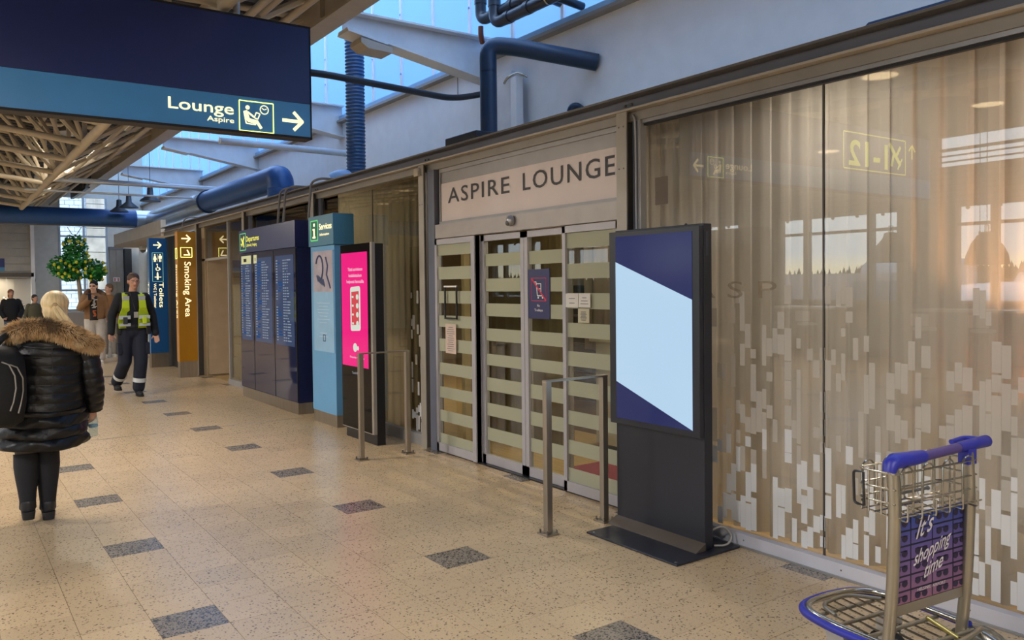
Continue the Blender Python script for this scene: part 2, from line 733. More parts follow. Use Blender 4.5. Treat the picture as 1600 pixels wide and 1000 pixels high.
for a_, b_ in spans:
    box('pane', (XL - 0.1, a_, 1.16), (XL - 0.09, b_, 2.95), GLASSM, w3)
    box('transom', (XL - 0.12, a_, 2.58), (XL - 0.02, b_, 2.64), MULL, w3)
    for f_ in (0.24, 0.78):
        yy = b_ - (b_ - a_) * f_
        box('mullion', (XL - 0.14, yy - 0.06, 1.16), (XL + 0.0, yy + 0.06, 2.95), MULL, w3)
    for q in range(5):
        yy = a_ + 0.3 + q * 0.55
        MB().lathe([(0.01, 2.95), (0.03, 2.93), (0.04, 2.90), (0.01, 2.88)], (XL + 0.03, yy, 0), 8).build('blind_knob', MULL, w3)
w4 = struct('window_4', None)
for q in range(5):
    yy = -6.1 + 2.8 * q
    box('pane', (XL - 0.1, yy, 3.72), (XL - 0.09, yy + 2.7, 4.3), GLASSM, w4)
    box('mullion', (XL - 0.14, yy + 2.7, 3.72), (XL, yy + 2.8, 4.3), MULL, w4)
box('transom', (XL - 0.14, -6, 4.02), (XL - 0.04, 7.9, 4.07), MULL, w4)

# ------------------------------------------------------------------ EDGE BEAM, CROSS BEAMS
eb = thing('edge_beam', 'long beige steel edge beam running between dark truss roof and skylight strip', 'beam', (3.38, 10, 4.25))
box('bottom_flange', (3.27, -5, 4.25), (3.50, 26, 4.28), BEAM, eb)
box('web', (3.30, -5, 4.28), (3.33, 26, 4.80), BEAM, eb)
box('top_flange', (3.25, -5, 4.80), (3.50, 26, 4.83), BEAM, eb)
for yy in (3.6, 7.58, 11.55, 15.5, 19.5, 23.5):
    box('stiffener', (3.33, yy - 0.01, 4.28), (3.49, yy + 0.01, 4.80), BEAM, eb)
    box('stiffener', (3.25, yy - 0.01, 4.28), (3.30, yy + 0.01, 4.80), BEAM, eb)
HALLBEAM = M('white_beam_paint', '#d3d5d7', 0.5)
bl = ['nearest white tapered roof beam above the lounge entrance', 'white tapered roof beam behind the big hanging sign and ribbed pipe',
      'white tapered roof beam beyond the sign, over the round duct elbow', 'farthest white tapered roof beam above the pendant lamps']
for yy, lb in zip((7.58, 11.55, 15.5, 19.5), bl):
    b_ = thing('roof_beam', lb, 'beam', (4.4, yy, 4.2), 'tapered cross beams under the skylight')
    poly = [(3.5, 4.20), (XW, 3.90), (XW, 4.36), (3.5, 4.36)]
    MB().prism(poly, (0, yy - 0.008, 0), (1, 0, 0), (0, 0, 1), (0, 0.016, 0)).build('web', HALLBEAM, b_)
    MB().prism([(3.5, 4.18), (XW, 3.88), (XW, 3.90), (3.5, 4.20)], (0, yy - 0.11, 0), (1, 0, 0), (0, 0, 1), (0, 0.22, 0)).build('bottom_flange', HALLBEAM, b_)
    box('top_flange', (3.5, yy - 0.11, 4.36), (XW, yy + 0.11, 4.38), HALLBEAM, b_)
    MB().prism([(3.5, 4.18), (3.95, 4.10), (3.95, 4.085), (3.5, 4.16)], (0, yy - 0.13, 0), (1, 0, 0), (0, 0, 1), (0, 0.26, 0)).build('end_plate', HALLBEAM, b_)
tag(box('wall_stub', (5.16, 6.93, 2.86), (XW, 7.25, 3.87), HALLBEAM), 'white square post stub under the nearest beam end against wall', 'post')
st_ = thing('cable_riser', 'white upright cable trunking with loose clamp beside the post stub', 'trunking', (5.2, 6.9, 2.86))
box('channel', (5.13, 6.80, 2.86), (5.22, 6.90, 3.78), WHITE, st_)
MB().tube(fillet([(5.12, 7.0, 3.74), (5.10, 6.92, 3.78), (5.16, 6.84, 3.82), (5.16, 6.76, 3.80), (5.22, 6.72, 3.76)], 0.04), 0.014, 8).build('clamp', CHROME, st_, True)

bb_ = thing('beam_cover', 'black angled bracket and cover strip on the far end of the edge beam', 'bracket', (3.3, 22.8, 4.2))
box('cover', (3.262, 22.9, 4.22), (3.34, 26, 4.62), M('black_cover', '#1c1d21', 0.5), bb_)
MB().tube(fillet([(3.24, 22.0, 4.62), (3.20, 22.0, 4.40), (3.24, 22.9, 4.22), (3.26, 22.9, 4.5)], 0.05), 0.04, 8).build('angled_arm', M('black_cover', '#1c1d21', 0.5), bb_, True)

# ------------------------------------------------------------------ TRUSS ROOF
XN, ZN = 1.55, 3.38


def tz(x):
    return ZN - RS * (x - XN)


nb = thing('lattice_chord', 'long round beige lattice chord running lengthways under the dark deck', 'beam', (XN, 12, ZN))
MB().tube([(XN, 3, ZN), (XN, 20.1, ZN)], 0.055, 10).build('chord', TRUSSM, nb, True)
for xx in (-0.6, -2.6):
    o_ = thing('lattice_chord', 'lower lengthways chord of the truss roof, farther in over the hall' if xx > -1 else 'lengthways truss chord over the middle of the hall', 'beam', (xx, 12, tz(xx)))
    MB().tube([(xx, 3, tz(xx)), (xx, 23.9, tz(xx))], 0.045, 8).build('chord', TRUSSM, o_, True)
tys = [3.7 + 1.45 * i for i in range(12)]
ordn = ['third', 'fourth', 'fifth', 'sixth', 'seventh', 'eighth', 'ninth', 'tenth', 'eleventh', 'twelfth', 'thirteenth', 'fourteenth', 'fifteenth', 'sixteenth', 'seventeenth', 'eighteenth', 'nineteenth', 'twentieth']
for n_, yy in enumerate(tys):
    t_ = thing('roof_truss', 'beige tubular roof truss under the dark deck, %s from the near end' % (['first', 'second'] + ordn)[n_], 'truss', (0, yy, 4.6), 'roof trusses over the hall')
    xe = -3.45
    MB().tube([(xe, yy, tz(xe)), (XN, yy, ZN)], 0.04, 8).build('bottom_chord', TRUSSM, t_, True)
    MB().tube([(xe, yy, tz(xe) + 1.0), (XN, yy, ZN + 1.0), (3.25, yy, 4.42)], 0.035, 8).build('top_chord', TRUSSM, t_, True)
    xs = [XN - 1.0 * i for i in range(5)]
    for xi in xs:
        MB().bar((xi, yy, tz(xi)), (xi, yy, tz(xi) + 1.0), 0.05, 0.05).build('vertical', TRUSSM, t_)
        MB().tube([(xi, yy, tz(xi)), (xi - 1.0, yy, tz(xi - 1) + 1.0)], 0.032, 6).build('diagonal', TRUSSM, t_, True)
    MB().tube([(XN, yy, ZN), (3.25, yy, 4.40)], 0.034, 6).build('strut', TRUSSM, t_, True)
    if n_ < 11:
        MB().tube([(XN, yy, ZN), (XN - 0.5, yy + 0.72, tz(XN) + 1.0), (XN, yy + 1.45, ZN)], 0.028, 6).build('brace', TRUSSM, t_, True)
for n_, xx in enumerate((2.4, 1.55, 0.7, -0.3, -1.5)):
    o_ = tag(MB().bar((xx, -5, roofz(xx) - 0.09), (xx, 26, roofz(xx) - 0.09), 0.06, 0.10).build('purlin', TRUSSM), 'beige purlin under the dark roof deck, %s in from the edge beam' % ['first', 'second', 'third', 'fourth', 'fifth'][n_], 'purlin', 'purlins under the roof deck')
for xx, zz, r_, lb in ((2.0, 3.63, 0.03, 'slim beige pipe running beside the lattice chord'), (2.3, 3.86, 0.028, 'second slim beige pipe running beside the lattice chord'), (2.72, 4.03, 0.035, 'beige pipe running close along the edge beam')):
    tag(MB().tube([(xx, 5.4, zz), (xx, 26, zz)], r_, 8).build('roof_pipe', BEAM, None, True), lb, 'pipe')
for n_, yy in enumerate((14.9, 18.4)):
    t_ = thing('tube_light', ['slim lit strip light hung beside the truss, nearer one', 'slim lit strip light hung beside the truss, farther one'][n_], 'lamp', (1.86, yy, 3.6))
    box('housing', (1.83, yy - 0.7, 3.60), (1.89, yy + 0.7, 3.64), WHITE, t_)
    for dy in (-0.5, 0.5):
        MB().tube([(1.86, yy + dy, 3.63), (2.0, yy + dy, 3.64)], 0.006, 5).build('hanger', STEELD, t_)
    box('lit_tube', (1.84, yy - 0.69, 3.57), (1.88, yy + 0.69, 3.60), EM('tube_glow', '#fff0cc', 2.0), t_)
# first dome lamp is real; the rest are added as fill light
hb = [(1.87, 14.3, 0.4), (-0.25, 1.2, 0.7), (1.0, 7.4, 0.6), (-0.2, 10.5, 0.8), (-0.2, 17.5, 0.8), (-4.0, 3.0, 2.6), (-4.0, 9.0, 2.6), (-4.0, 15.5, 2.2), (-1.1, 21.5, 1.0), (1.0, -2.8, 2.2)]
for n_, (xx, yy, pw_) in enumerate(hb):
    zz = tz(xx) - 0.42 if n_ else 4.08
    l_ = thing('high_bay_and_fill_lamp', ['round lit dome lamp among the truss tubes just under the blue sign strip', 'dome lamp added over the hall as fill light'][min(n_, 1)], 'lamp', (xx, yy, zz), None if n_ == 0 else 'added fill lamps over the hall')
    MB().lathe([(0.03, zz + 0.28), (0.07, zz + 0.26), (0.10, zz + 0.15), (0.26, zz + 0.04), (0.27, zz)], (xx, yy, 0), 20).build('housing', STEELD, l_, True)
    MB().lathe([(0.01, zz + 0.02), (0.24, zz + 0.02), (0.24, zz + 0.01), (0.01, zz + 0.008)], (xx, yy, 0), 20).build('lens', EM('lens_glow', '#fff2d8', 3.0), l_)
    a_ = area('hall_light', (xx, yy, zz - 0.02), (0, 0, 0), 0.5, HALL_W * pw_, WARM if pw_ < 1.5 else (1.0, 0.97, 0.93))
    a_.data.shape = 'DISK'
    if n_:
        MB().tube([(xx, yy, zz + 0.27), (xx, yy, roofz(xx) + 0.02)], 0.012, 6).build('hanger', STEELD, l_)

# ------------------------------------------------------------------ LOUNGE FACADE
XF = 3.86
cols = [-1.47, 1.23, 3.933, 6.635, 9.33, 12.03, 14.71, 17.35]
tr = struct('trim_1', None)                         # channel beam along the top
box('channel_web', (3.925, GY0, 2.72), (3.935, GY1, 2.826), M('channel_web_grey', '#6f717c', 0.45, 0.2), tr)
box('top_flange', (3.84, GY0, 2.812), (3.93, GY1, 2.826), STEELD, tr)
box('bottom_flange', (3.84, GY0, 2.718), (3.93, GY1, 2.732), M('channel_flange', '#aea598', 0.4, 0.15), tr)
box('head_rail', (3.90, GY0, 2.655), (3.97, GY1, 2.718), M('head_rail_grey', '#8a857e', 0.42, 0.2), tr)
box('head_strip', (3.915, GY0, 2.632), (3.965, 3.80, 2.655), ALU, tr)
box('gasket', (3.93, GY0, 2.617), (3.96, 3.80, 2.632), GASKET, tr)
BOLT = M('bolt_steel', '#77706a', 0.35, 0.8)
for yc in cols[2:]:
    for dy in (-0.03, 0.03):
        MB().lathe([(0.009, 0), (0.009, 0.008), (0.004, 0.012)], (0, 0, 0), 8).xf(Matrix.Translation((3.925, yc + dy, 2.775)) @ Euler((0, -PI / 2, 0)).to_matrix().to_4x4()).build('bolt', BOLT, tr)
        MB().lathe([(0.008, 0), (0.008, 0.010)], (3.875, yc + dy, 2.706), 8).build('bolt', BOLT, tr)
names = ['grey steel column right of the lounge nameboard, behind the large screen stand', 'grey steel column left of the sliding doors and nameboard',
         'grey steel column behind the pale blue services pillar', 'grey steel column over the far end of the departures board',
         'grey steel column beside the yellow smoking sign']
for yc, lb in zip(cols[2:7], names):
    c_ = thing('steel_column', lb, 'column', (3.9, yc, 0))
    box('front_flange', (XF - 0.01, yc - 0.047, 0), (XF, yc + 0.047, 2.718), STEEL, c_)
    box('web', (XF, yc - 0.004, 0), (3.955, yc + 0.004, 2.718), STEELD, c_)
    box('back_flange', (3.955, yc - 0.047, 0), (3.965, yc + 0.047, 2.718), STEEL, c_)
    for zz in (2.62, 2.34):
        for dy in (-0.022, 0.022):
            MB().ell((XF - 0.011, yc + dy, zz), (0.004, 0.006, 0.006), 8, 4).build('bolt', BOLT, c_)
FRAME = M('window_frame_grey', '#9c9a9a', 0.42, 0.1)
FRAMED = M('window_frame_slate', '#606473', 0.42, 0.1)
sc_ = tag(MB().tube(fillet([(3.89, 3.86, 2.69), (3.88, 3.835, 2.66), (3.885, 3.835, 2.55), (3.90, 3.835, 0.1)], 0.05), 0.007, 6).build('cable', M('pale_grey_cable', '#9d9c9d', 0.5), None, True), 'thin pale cable running down beside the column right of the nameboard', 'cable')
sb_ = tag(box('junction_box', (3.82, 6.64, 2.615), (3.85, 6.72, 2.69), M('cream_plastic', '#b5a893', 0.5), None, 0.004), 'small cream box at the column top left of the nameboard', 'sensor')

VIN = SHEET('white_window_vinyl', '#e8e9ec', 0.22, 0.05)
VINF = SHEET('faint_window_vinyl', '#dcd8d2', 0.3, 0.5)
UNIT = MB().box((-0.5, -0.5, -0.5), (0.5, 0.5, 0.5)).mesh('vinyl_strip')


def vinyl(y0, y1, parent, zmax=1.45, single=True):
    stuff, n = MB(), 0
    stf = MB()
    y = y0
    got = []
    while y < y1:
        w = rnd.uniform(0.024, 0.046)
        z = 0.085 + rnd.uniform(0, 0.05)
        while z < zmax:
            t = z / zmax
            h = rnd.uniform(0.06, 0.20) * (1 - 0.35 * t)
            p = (0.54 if t < 0.2 else 0.42 if t < 0.55 else 0.36) * (1 if t < 0.8 else 0.45)
            if rnd.random() < p:
                got.append((z, y + w / 2, w - 0.001, h))
            z += h * rnd.uniform(0.9, 1.0) + (rnd.uniform(0.0, 0.05) if rnd.random() < .6 else 0.0)
        y += w
    rnd.shuffle(got)
    for q, (z, yc, w, h) in enumerate(got):
        faint = z > 0.62 or (z > 0.42 and rnd.random() < 0.5)
        if single and n < 296:
            me = UNIT if not faint else UNITF
            o = bpy.data.objects.new('vinyl_strip', me)
            COL.objects.link(o)
            o.parent = parent
            o.location = V((3.9485, yc, z + h / 2)) - wloc(parent)
            o.scale = (0.001, w, h)
            n += 1
        else:
            (stf if faint else stuff).box((3.948, yc - w / 2, z), (3.949, yc + w / 2, z + h))
    for b_, m_ in ((stuff, VIN), (stf, VINF)):
        if b_.v:
            o = b_.build('vinyl_pattern', m_, parent)
            o['kind'] = 'stuff'


UNIT.materials.append(VIN)
UNITF = UNIT.copy()
UNITF.materials.clear()
UNITF.materials.append(VINF)

# right hand glazing of the lounge
wr_ = struct('window_5', None)
PANE = GLASS('lounge_glazing', (0.90, 0.91, 0.90), 3.0)
for a_, b_ in ((2.517, 3.80), (1.24, 2.507), (-1.4, 1.22)):
    box('pane', (3.950, a_, 0.075), (3.957, b_, 2.62), PANE, wr_)
box('joint', (3.948, 2.507, 0.075), (3.958, 2.517, 2.62), M('glass_joint', '#4a4540', 0.5), wr_)
PL = M('plinth_grey', '#c6c7d4', 0.35, 0.1)
box('plinth', (3.895, -6, 0.012), (3.95, 3.80, 0.078), PL, wr_)
box('plinth_foot', (3.885, -6, 0.0), (3.95, 3.80, 0.012), ALU, wr_)
for yy in (2.99, 2.38, 1.75):
    MB().ell((3.894, yy, 0.045), (0.003, 0.005, 0.005), 8, 4).build('bolt', BOLT, wr_)
box('frame', (3.90, 3.805, 0.0), (3.955, 3.83, 2.655), FRAME, wr_)
box('frame', (3.91, 3.83, 0.0), (3.96, 3.886, 2.655), FRAMED, wr_)
vinyl(1.24, 3.80, wr_)
tag(MB().box((3.9475, 3.61, 2.08), (3.949, 3.72, 2.26)).build('window_sticker', SHEET('grey_sticker', '#8c8078', 0.3, 0.3)), 'small grey square sticker high on the glass beside the column', 'sticker')
GH = SHEET('ghost_letter', '#8f7c62', 0.4, 0.55)
text('ghost_letter', 'A S P', (3.9485, 3.42, 1.47), FX, FY, 0.62, 0.105, GH, wr_, 0.0, 0.001)

# glazing left of the doors
w6 = struct('window_6', None)
PANE2 = GLASS('dark_glazing', (0.80, 0.80, 0.76), 1.9)
for a_, b_ in ((6.74, 7.86), (7.872, 9.21)):
    box('pane', (3.950, a_, 0.10), (3.957, b_, 2.62), PANE2, w6)
box('joint', (3.948, 7.86, 0.10), (3.958, 7.872, 2.62), M('glass_joint'), w6)
box('plinth', (3.89, 6.69, 0.0), (3.95, 9.3, 0.11), FRAME, w6)
box('frame', (3.92, 9.21, 0), (3.96, 9.28, 2.655), FRAMED, w6)
box('frame', (3.92, 6.68, 0), (3.96, 6.74, 2.655), FRAMED, w6)
vinyl(6.75, 7.02, w6, 1.5, False)
# glazing behind the departures board
w7 = struct('window_7', None)
box('pane', (3.950, 9.40, 0.10), (3.957, 11.95, 2.62), PANE2, w7)
box('plinth', (3.89, 9.38, 0.0), (3.95, 11.98, 0.10), FRAME, w7)
box('frame', (3.92, 9.38, 0), (3.96, 9.43, 2.655), FRAMED, w7)
box('frame', (3.92, 11.90, 0), (3.96, 11.98, 2.655), FRAMED, w7)
# glazing and doorway by the smoking sign
w8 = struct('window_8', None)
box('pane', (3.950, 12.10, 0.10), (3.957, 13.02, 2.62), PANE2, w8)
box('plinth', (3.89, 12.08, 0.0), (3.95, 13.02, 0.09), FRAME, w8)
box('frame', (3.92, 13.02, 0), (3.96, 13.07, 2.655), FRAME, w8)
box('pane', (3.950, 13.07, 2.08), (3.957, 14.62, 2.62), PANE2, w8)
box('transom', (3.93, 13.07, 2.05), (3.96, 14.62, 2.09), FRAME, w8)
FROST = M('printed_wood_grain_film', '#b0a285', 0.6, 0, 0.25, 14, stretch=(1, 6, 0.5))
box('grain_film', (3.960, 12.15, 0.10), (3.963, 12.98, 1.62), FROST, w8)
dp = struct('door_2', MB().box((3.965, 14.38, 0.03), (4.42, 14.42, 2.32)), M('beige_door_leaf', '#ab977f', 0.55))
struct('wall_smoking', MB().box((3.93, 14.42, 0), (5.3, 14.62, 2.8)).box((5.1, 12.0, 0), (5.3, 14.4, 2.8)), M('beige_lobby_wall', '#a08e72', 0.6))
tag(box('wall_plate', (3.972, 13.10, 1.47), (3.985, 13.22, 1.78), M('dark_red_plate', '#4b2622', 0.4), None, 0.004), 'dark red rectangular call plate beside the beige door', 'plate')
# dark doorway and blank bay beyond
struct('door_3', MB().box((3.90, 14.80, 0), (3.95, 17.25, 2.62)), M('dark_doorway', '#1c1b1c', 0.5))
# upper band and lobby beyond the facade
struct('wall_lobby', MB().box((3.90, 17.6, 2.74), (4.0, 23.0, 3.02)), M('offwhite_band', '#c2c0bb', 0.6))
struct('ceiling_lobby', MB().box((3.9, 17.6, 2.68), (5.28, 23.0, 2.74)), M('beige_soffit', '#a3978a', 0.6))
struct('wall_lobby', MB().box((5.28, 17.35, 0), (5.4, 26.2, 2.7)), OFFWHITE)

# ------------------------------------------------------------------ LOUNGE NAMEBOARD
nbd = thing('lounge_nameboard', 'wide white nameboard reading ASPIRE LOUNGE above the sliding doors', 'sign', (3.94, 5.19, 2.16))
box('board', (3.935, 3.985, 2.163), (3.955, 6.40, 2.517), M('warm_white_board', '#d8cac6', 0.5, var=0.02), nbd)
box('top_glass', (3.940, 3.985, 2.517), (3.955, 6.40, 2.62), M('grey_back_painted_glass', '#94908f', 0.3), nbd)
MB().box((3.925, 3.985, 2.62), (3.96, 6.42, 2.655)).box((3.925, 6.40, 2.135), (3.96, 6.42, 2.62)).box((3.92, 3.985, 2.135), (3.96, 6.42, 2.163)).build('frame', FRAME, nbd)
text('lettering', 'ASPIRE', (3.933, 6.28, 2.327), FX, FY, 0.96, 0.143, M('charcoal_letter', '#2a2629', 0.5), nbd, 0.006, 0.001, track=1.15)
text('lettering', 'LOUNGE', (3.933, 5.138, 2.325), FX, FY, 1.058, 0.146, M('charcoal_letter'), nbd, 0.006, 0.001, track=1.15)

# ------------------------------------------------------------------ SLIDING DOORS
dr = struct('door_1', None)
DALU = M('door_frame_grey', '#a9a6ac', 0.42, 0.1)
box('header', (3.885, 3.985, 2.005), (3.96, 6.44, 2.135), M('door_header_grey', '#a39c98', 0.4, 0.1), dr)
box('threshold', (3.89, 3.98, 0.0), (3.99, 6.44, 0.012), BLACK, dr)
box('jamb', (3.88, 6.44, 0), (3.96, 6.56, 2.655), FRAMED, dr)
BAND = SHEET('frosted_band', '#bfc0ab', 0.32, 0.05)
DGL = GLASS('door_glass', (0.86, 0.88, 0.82), 1.5)
bands_l = [(1.951, 1.843), (1.737, 1.622), (1.513, 1.401), (1.287, 1.179), (1.069, 0.954), (.845, .735), (.62, .515), (.40, .295), (.18, .085)]
bands_m = [(1.833, 1.727), (1.619, 1.509), (1.406, 1.296), (1.189, 1.083), (0.968, 0.870), (0.762, 0.648), (0.54, 0.43), (0.325, 0.215)]
bands_r = [(1.942, 1.831), (1.715, 1.605), (1.497, 1.383), (1.277, 1.170), (1.065, .955), (.845, .735), (.62, .515), (.40, .295), (.19, .085)]
for nm, y1, y0, x0, bands, wid in (('side_panel', 6.435, 5.752, 3.875, bands_l, 0.035), ('door_leaf', 5.745, 5.135, 3.93, bands_m, 0.045), ('door_leaf', 5.130, 4.590, 3.93, bands_m, 0.045), ('side_panel', 4.590, 3.985, 3.875, bands_r, 0.035)):
    zt, zb = 1.995, 0.014
    rail = 0.075
    fr = MB().box((x0, y0, zb), (x0 + 0.045, y0 + wid, zt)).box((x0, y1 - wid, zb), (x0 + 0.045, y1, zt)).box((x0, y0, zb), (x0 + 0.045, y1, zb + rail)).box((x0, y0, zt - 0.05), (x0 + 0.045, y1, zt))
    if nm == 'side_panel' and y1 > 6:
        fr.box((x0 - 0.012, y0, zb), (x0 + 0.075, y0 + 0.055, zt))
    lf = fr.build(nm, DALU, dr)
    box('glass', (x0 + 0.02, y0 + wid, zb + rail), (x0 + 0.026, y1 - wid, zt - 0.05), DGL, lf)
    for t_, b_ in bands:
        box('frosted_band', (x0 + 0.016, y0 + wid, b_), (x0 + 0.019, y1 - wid, t_), BAND, lf)
ds = thing('door_sensor', 'small silver dome sensor on the header above the doors', 'sensor', (3.87, 5.22, 2.06))
MB().ell((3.865, 5.22, 2.085), (0.035, 0.045, 0.045), 16, 10).build('dome', ALU, ds, True)
MB().ell((3.84, 5.225, 2.065), (0.02, 0.022, 0.022), 10, 6).build('lens', STEELD, ds, True)

sg = thing('trolley_ban_sign', 'navy sign with a crossed-out trolley hung on the sliding door glass', 'sign', (3.94, 4.95, 1.29))
box('panel', (3.935, 4.815, 1.292), (3.943, 5.081, 1.686), M('navy_print', '#252a5c', 0.4), sg)
RED = M('red_print', '#d8244a', 0.5)
WPR = M('white_print', '#e6e4e2', 0.6)
ic = MB()
y_a, y_b, z_a, z_b = 4.855, 5.04, 1.435, 1.615
for p, q in (((y_a, z_a), (y_b, z_a)), ((y_b, z_a), (y_b, z_b)), ((y_b, z_b), (y_a, z_b)), ((y_a, z_b), (y_a, z_a))):
    ic.bar((3.934, p[0], p[1]), (3.934, q[0], q[1]), 0.004, 0.002, (1, 0, 0))
ic.bar((3.9335, y_b, z_b), (3.9335, y_a, z_a), 0.012, 0.002, (1, 0, 0))
ic.build('red_slash', RED, sg)
cart = MB()
for p, q in (((5.00, 1.585), (4.98, 1.585)), ((4.98, 1.585), (4.965, 1.475)), ((4.965, 1.475), (4.89, 1.475)), ((4.978, 1.57), (4.92, 1.57)), ((4.92, 1.57), (4.92, 1.49)), ((4.92, 1.53), (4.975, 1.53))):
    cart.bar((3.9342, p[0], p[1]), (3.9342, q[0], q[1]), 0.007, 0.002, (1, 0, 0))
for yy in (4.955, 4.90):
    cart.ell((3.9342, yy, 1.46), (0.002, 0.009, 0.009), 10, 5)
cart.build('trolley_pictogram', WPR, sg)
text('lettering', 'No', (3.934, 4.968, 1.388), FX, FY, 0.034, 0.02, WPR, sg, 0.01, 0.001)
text('lettering', 'Trolleys', (3.934, 5.003, 1.352), FX, FY, 0.105, 0.02, WPR, sg, 0.01, 0.001)


def lines(parent, x, y0, y1, z0, z1, n, mat, name='printed_line'):
    b = MB()
    for i in range(n):
        z = z1 - (z1 - z0) * (i + 0.5) / n
        f = rnd.uniform(0.5, 1.0)
        c = (y0 + y1) / 2
        b.box((x, c - (y1 - y0) / 2 * f, z - 0.0025), (x + 0.0006, c + (y1 - y0) / 2 * f, z + 0.0025))
    return b.build(name, mat, parent)


PAPER = M('white_paper', '#cfccc6', 0.7, var=0.02)
INK = M('grey_ink', '#6c6870', 0.7)
for (y0, y1, z0, z1, x, lb, n, mt) in ((4.405, 4.544, 1.392, 1.494, 3.868, 'white card with handwritten line on the right door panel', 2, PAPER), (4.275, 4.400, 1.394, 1.495, 3.868, 'white printed card on the right door panel, right of the handwritten one', 3, PAPER),
                                       (4.287, 4.408, 1.282, 1.386, 3.868, 'cream text sheet under the two white cards on the door panel', 8, M('cream_paper', '#b9b39a', 0.7)), (6.070, 6.247, 0.943, 1.212, 3.868, 'tall pink-white notice with printed lines on the left door panel', 12, M('pinkish_paper', '#c9b4a8', 0.7))):
    n_ = thing('paper_notice', lb, 'notice', (x, (y0 + y1) / 2, z0))
    box('sheet', (x, y0, z0), (x + 0.002, y1, z1), mt, n_)
    lines(n_, x - 0.0008, y0 + 0.02, y1 - 0.02, z0 + 0.015, z1 - 0.02, n, INK)
hf = thing('notice_holder', 'empty dark frame holder fixed on the left door panel above the notice', 'frame', (3.868, 6.15, 1.26))
fm = MB()
for a_, b_ in (((6.045, 1.26), (6.06, 1.56)), ((6.24, 1.26), (6.255, 1.56)), ((6.045, 1.257), (6.255, 1.272))):
    fm.box((3.862, a_[0], a_[1]), (3.874, b_[0], b_[1]))
fm.build('frame', GASKET, hf)
box('top_clip', (3.86, 6.045, 1.548), (3.874, 6.255, 1.562), WPR, hf)

# ------------------------------------------------------------------ LOUNGE INTERIOR
WOOD = M('oak_floor', '#a58a5c', 0.4, 0, 0.2, 5, stretch=(6, 0.6, 1))
struct('floor_lounge', MB().box((3.99, -6, -0.02), (5.2, 14.3, 0.002)).box((5.2, -6, -0.05), (10, 14.3, 0.002)), WOOD)
struct('ceiling_lounge', MB().box((3.94, -6.1, 2.80), (10.2, 17.3, 2.86)), M('lounge_ceiling', '#b8a184', 0.6))
LW = M('lounge_wall', '#a3937a', 0.6)
struct('wall_lounge', MB().box((9.9, -6.1, 0), (10.1, 14.5, 2.8)).box((4.0, -6.1, 0), (10.1, -5.9, 2.8)).box((5.3, 14.3, 0), (10.1, 14.5, 2.8)), LW)
struct('wall_partition', MB().box((5.9, 5.2, 0), (6.05, 8.6, 2.8)), M('partition_taupe', '#93826c', 0.6))


def curtain(name, label, x, y0, y1, z0, z1, mat, amp=0.035, pitch=0.16, group=None):
    b = MB()
    n = max(8, int((y1 - y0) / pitch * 10))
    vs = []
    ph = rnd.uniform(0, 6)
    for i in range(n + 1):
        y = y0 + (y1 - y0) * i / n
        a = 2 * PI * (y / pitch) + 0.9 * math.sin(y * 5.3 + ph)
        d = amp * (math.sin(a) + 0.35 * math.sin(2 * a + 1.0)) * (0.75 + 0.25 * math.sin(y * 9 + ph))
        vs += [(x + d, y + amp * 0.3 * math.cos(a), z0), (x + d * 0.8, y, z1)]
    b.add(vs, [(2 * i, 2 * i + 2, 2 * i + 3, 2 * i + 1) for i in range(n)])
    o = thing(name, label, 'curtain', (x, (y0 + y1) / 2, z1), group)
    b.build('fabric', mat, o, True)
    box('rail', (x - 0.012, y0, z1), (x + 0.012, y1, z1 + 0.02), ALU, o)
    return o


SHEER = SHEET('sheer_curtain', '#cfcecc', 0.5, 0.16, '#c4c1bc')
DRAPE = SHEET('olive_drape', '#8a7d5c', 0.3, 0.0)
DRAPED = SHEET('grey_brown_drape', '#6d6154', 0.3, 0.0)
curtain('curtain', 'long pleated beige sheer curtain behind the patterned glass right of the doors', 4.16, -3.5, 4.17, 0.03, 2.70, SHEER, 0.036, 0.125)
curtain('curtain', 'grey-beige pleated curtain behind the glass beside the pink advertising screen', 4.14, 6.75, 9.2, 0.03, 2.72, SHEET('grey_sheer', '#b0a78f', 0.4, 0.08), 0.03, 0.15)
curtain('curtain', 'olive pleated curtain inside the lounge behind the left sliding door leaf', 4.85, 5.62, 7.3, 0.03, 2.70, DRAPE, 0.05, 0.17)
curtain('curtain', 'narrow grey-brown curtain seen high through the right sliding door leaf', 5.45, 5.1, 6.1, 0.9, 2.70, DRAPED, 0.05, 0.2)
curtain('curtain', 'yellowish curtain seen through the right-hand door panel behind the cards', 5.0, 4.35, 5.02, 1.27, 2.70, SHEET('gold_drape', '#9a8350', 0.4, 0.0), 0.04, 0.16)
tag(MB().box((4.35, 6.66, 0), (4.42, 6.72, 2.75)).build('curtain_post', M('cream_post', '#cbb98e', 0.5)), 'slim cream post behind the left door panel', 'post')
dk = thing('reception_desk', 'white reception desk inside the lounge seen through the right door panel', 'desk', (5.3, 5.3, 0))
box('front_panel', (5.15, 4.55, 0.06), (5.19, 5.62, 1.02), M('desk_white', '#c4bdb0', 0.5), dk)
box('worktop', (5.10, 4.5, 1.02), (5.75, 5.66, 1.06), M('desk_top', '#b5ad9e', 0.4), dk)
box('plinth', (5.2, 4.6, 0), (5.6, 5.6, 0.06), BLACK, dk)
box('end_panel', (5.19, 5.58, 0.06), (5.7, 5.62, 1.02), M('desk_white'), dk)
ptd = thing('potted_plant', 'small dark green plant in a terracotta pot on the reception desk', 'plant', (5.2, 5.36, 1.06))
MB().lathe([(0.03, 1.06), (0.045, 1.13), (0.04, 1.13), (0.03, 1.12)], (5.2, 5.36, 0), 12).build('pot', M('terracotta', '#a9692f', 0.7), ptd, True)
pf = MB()
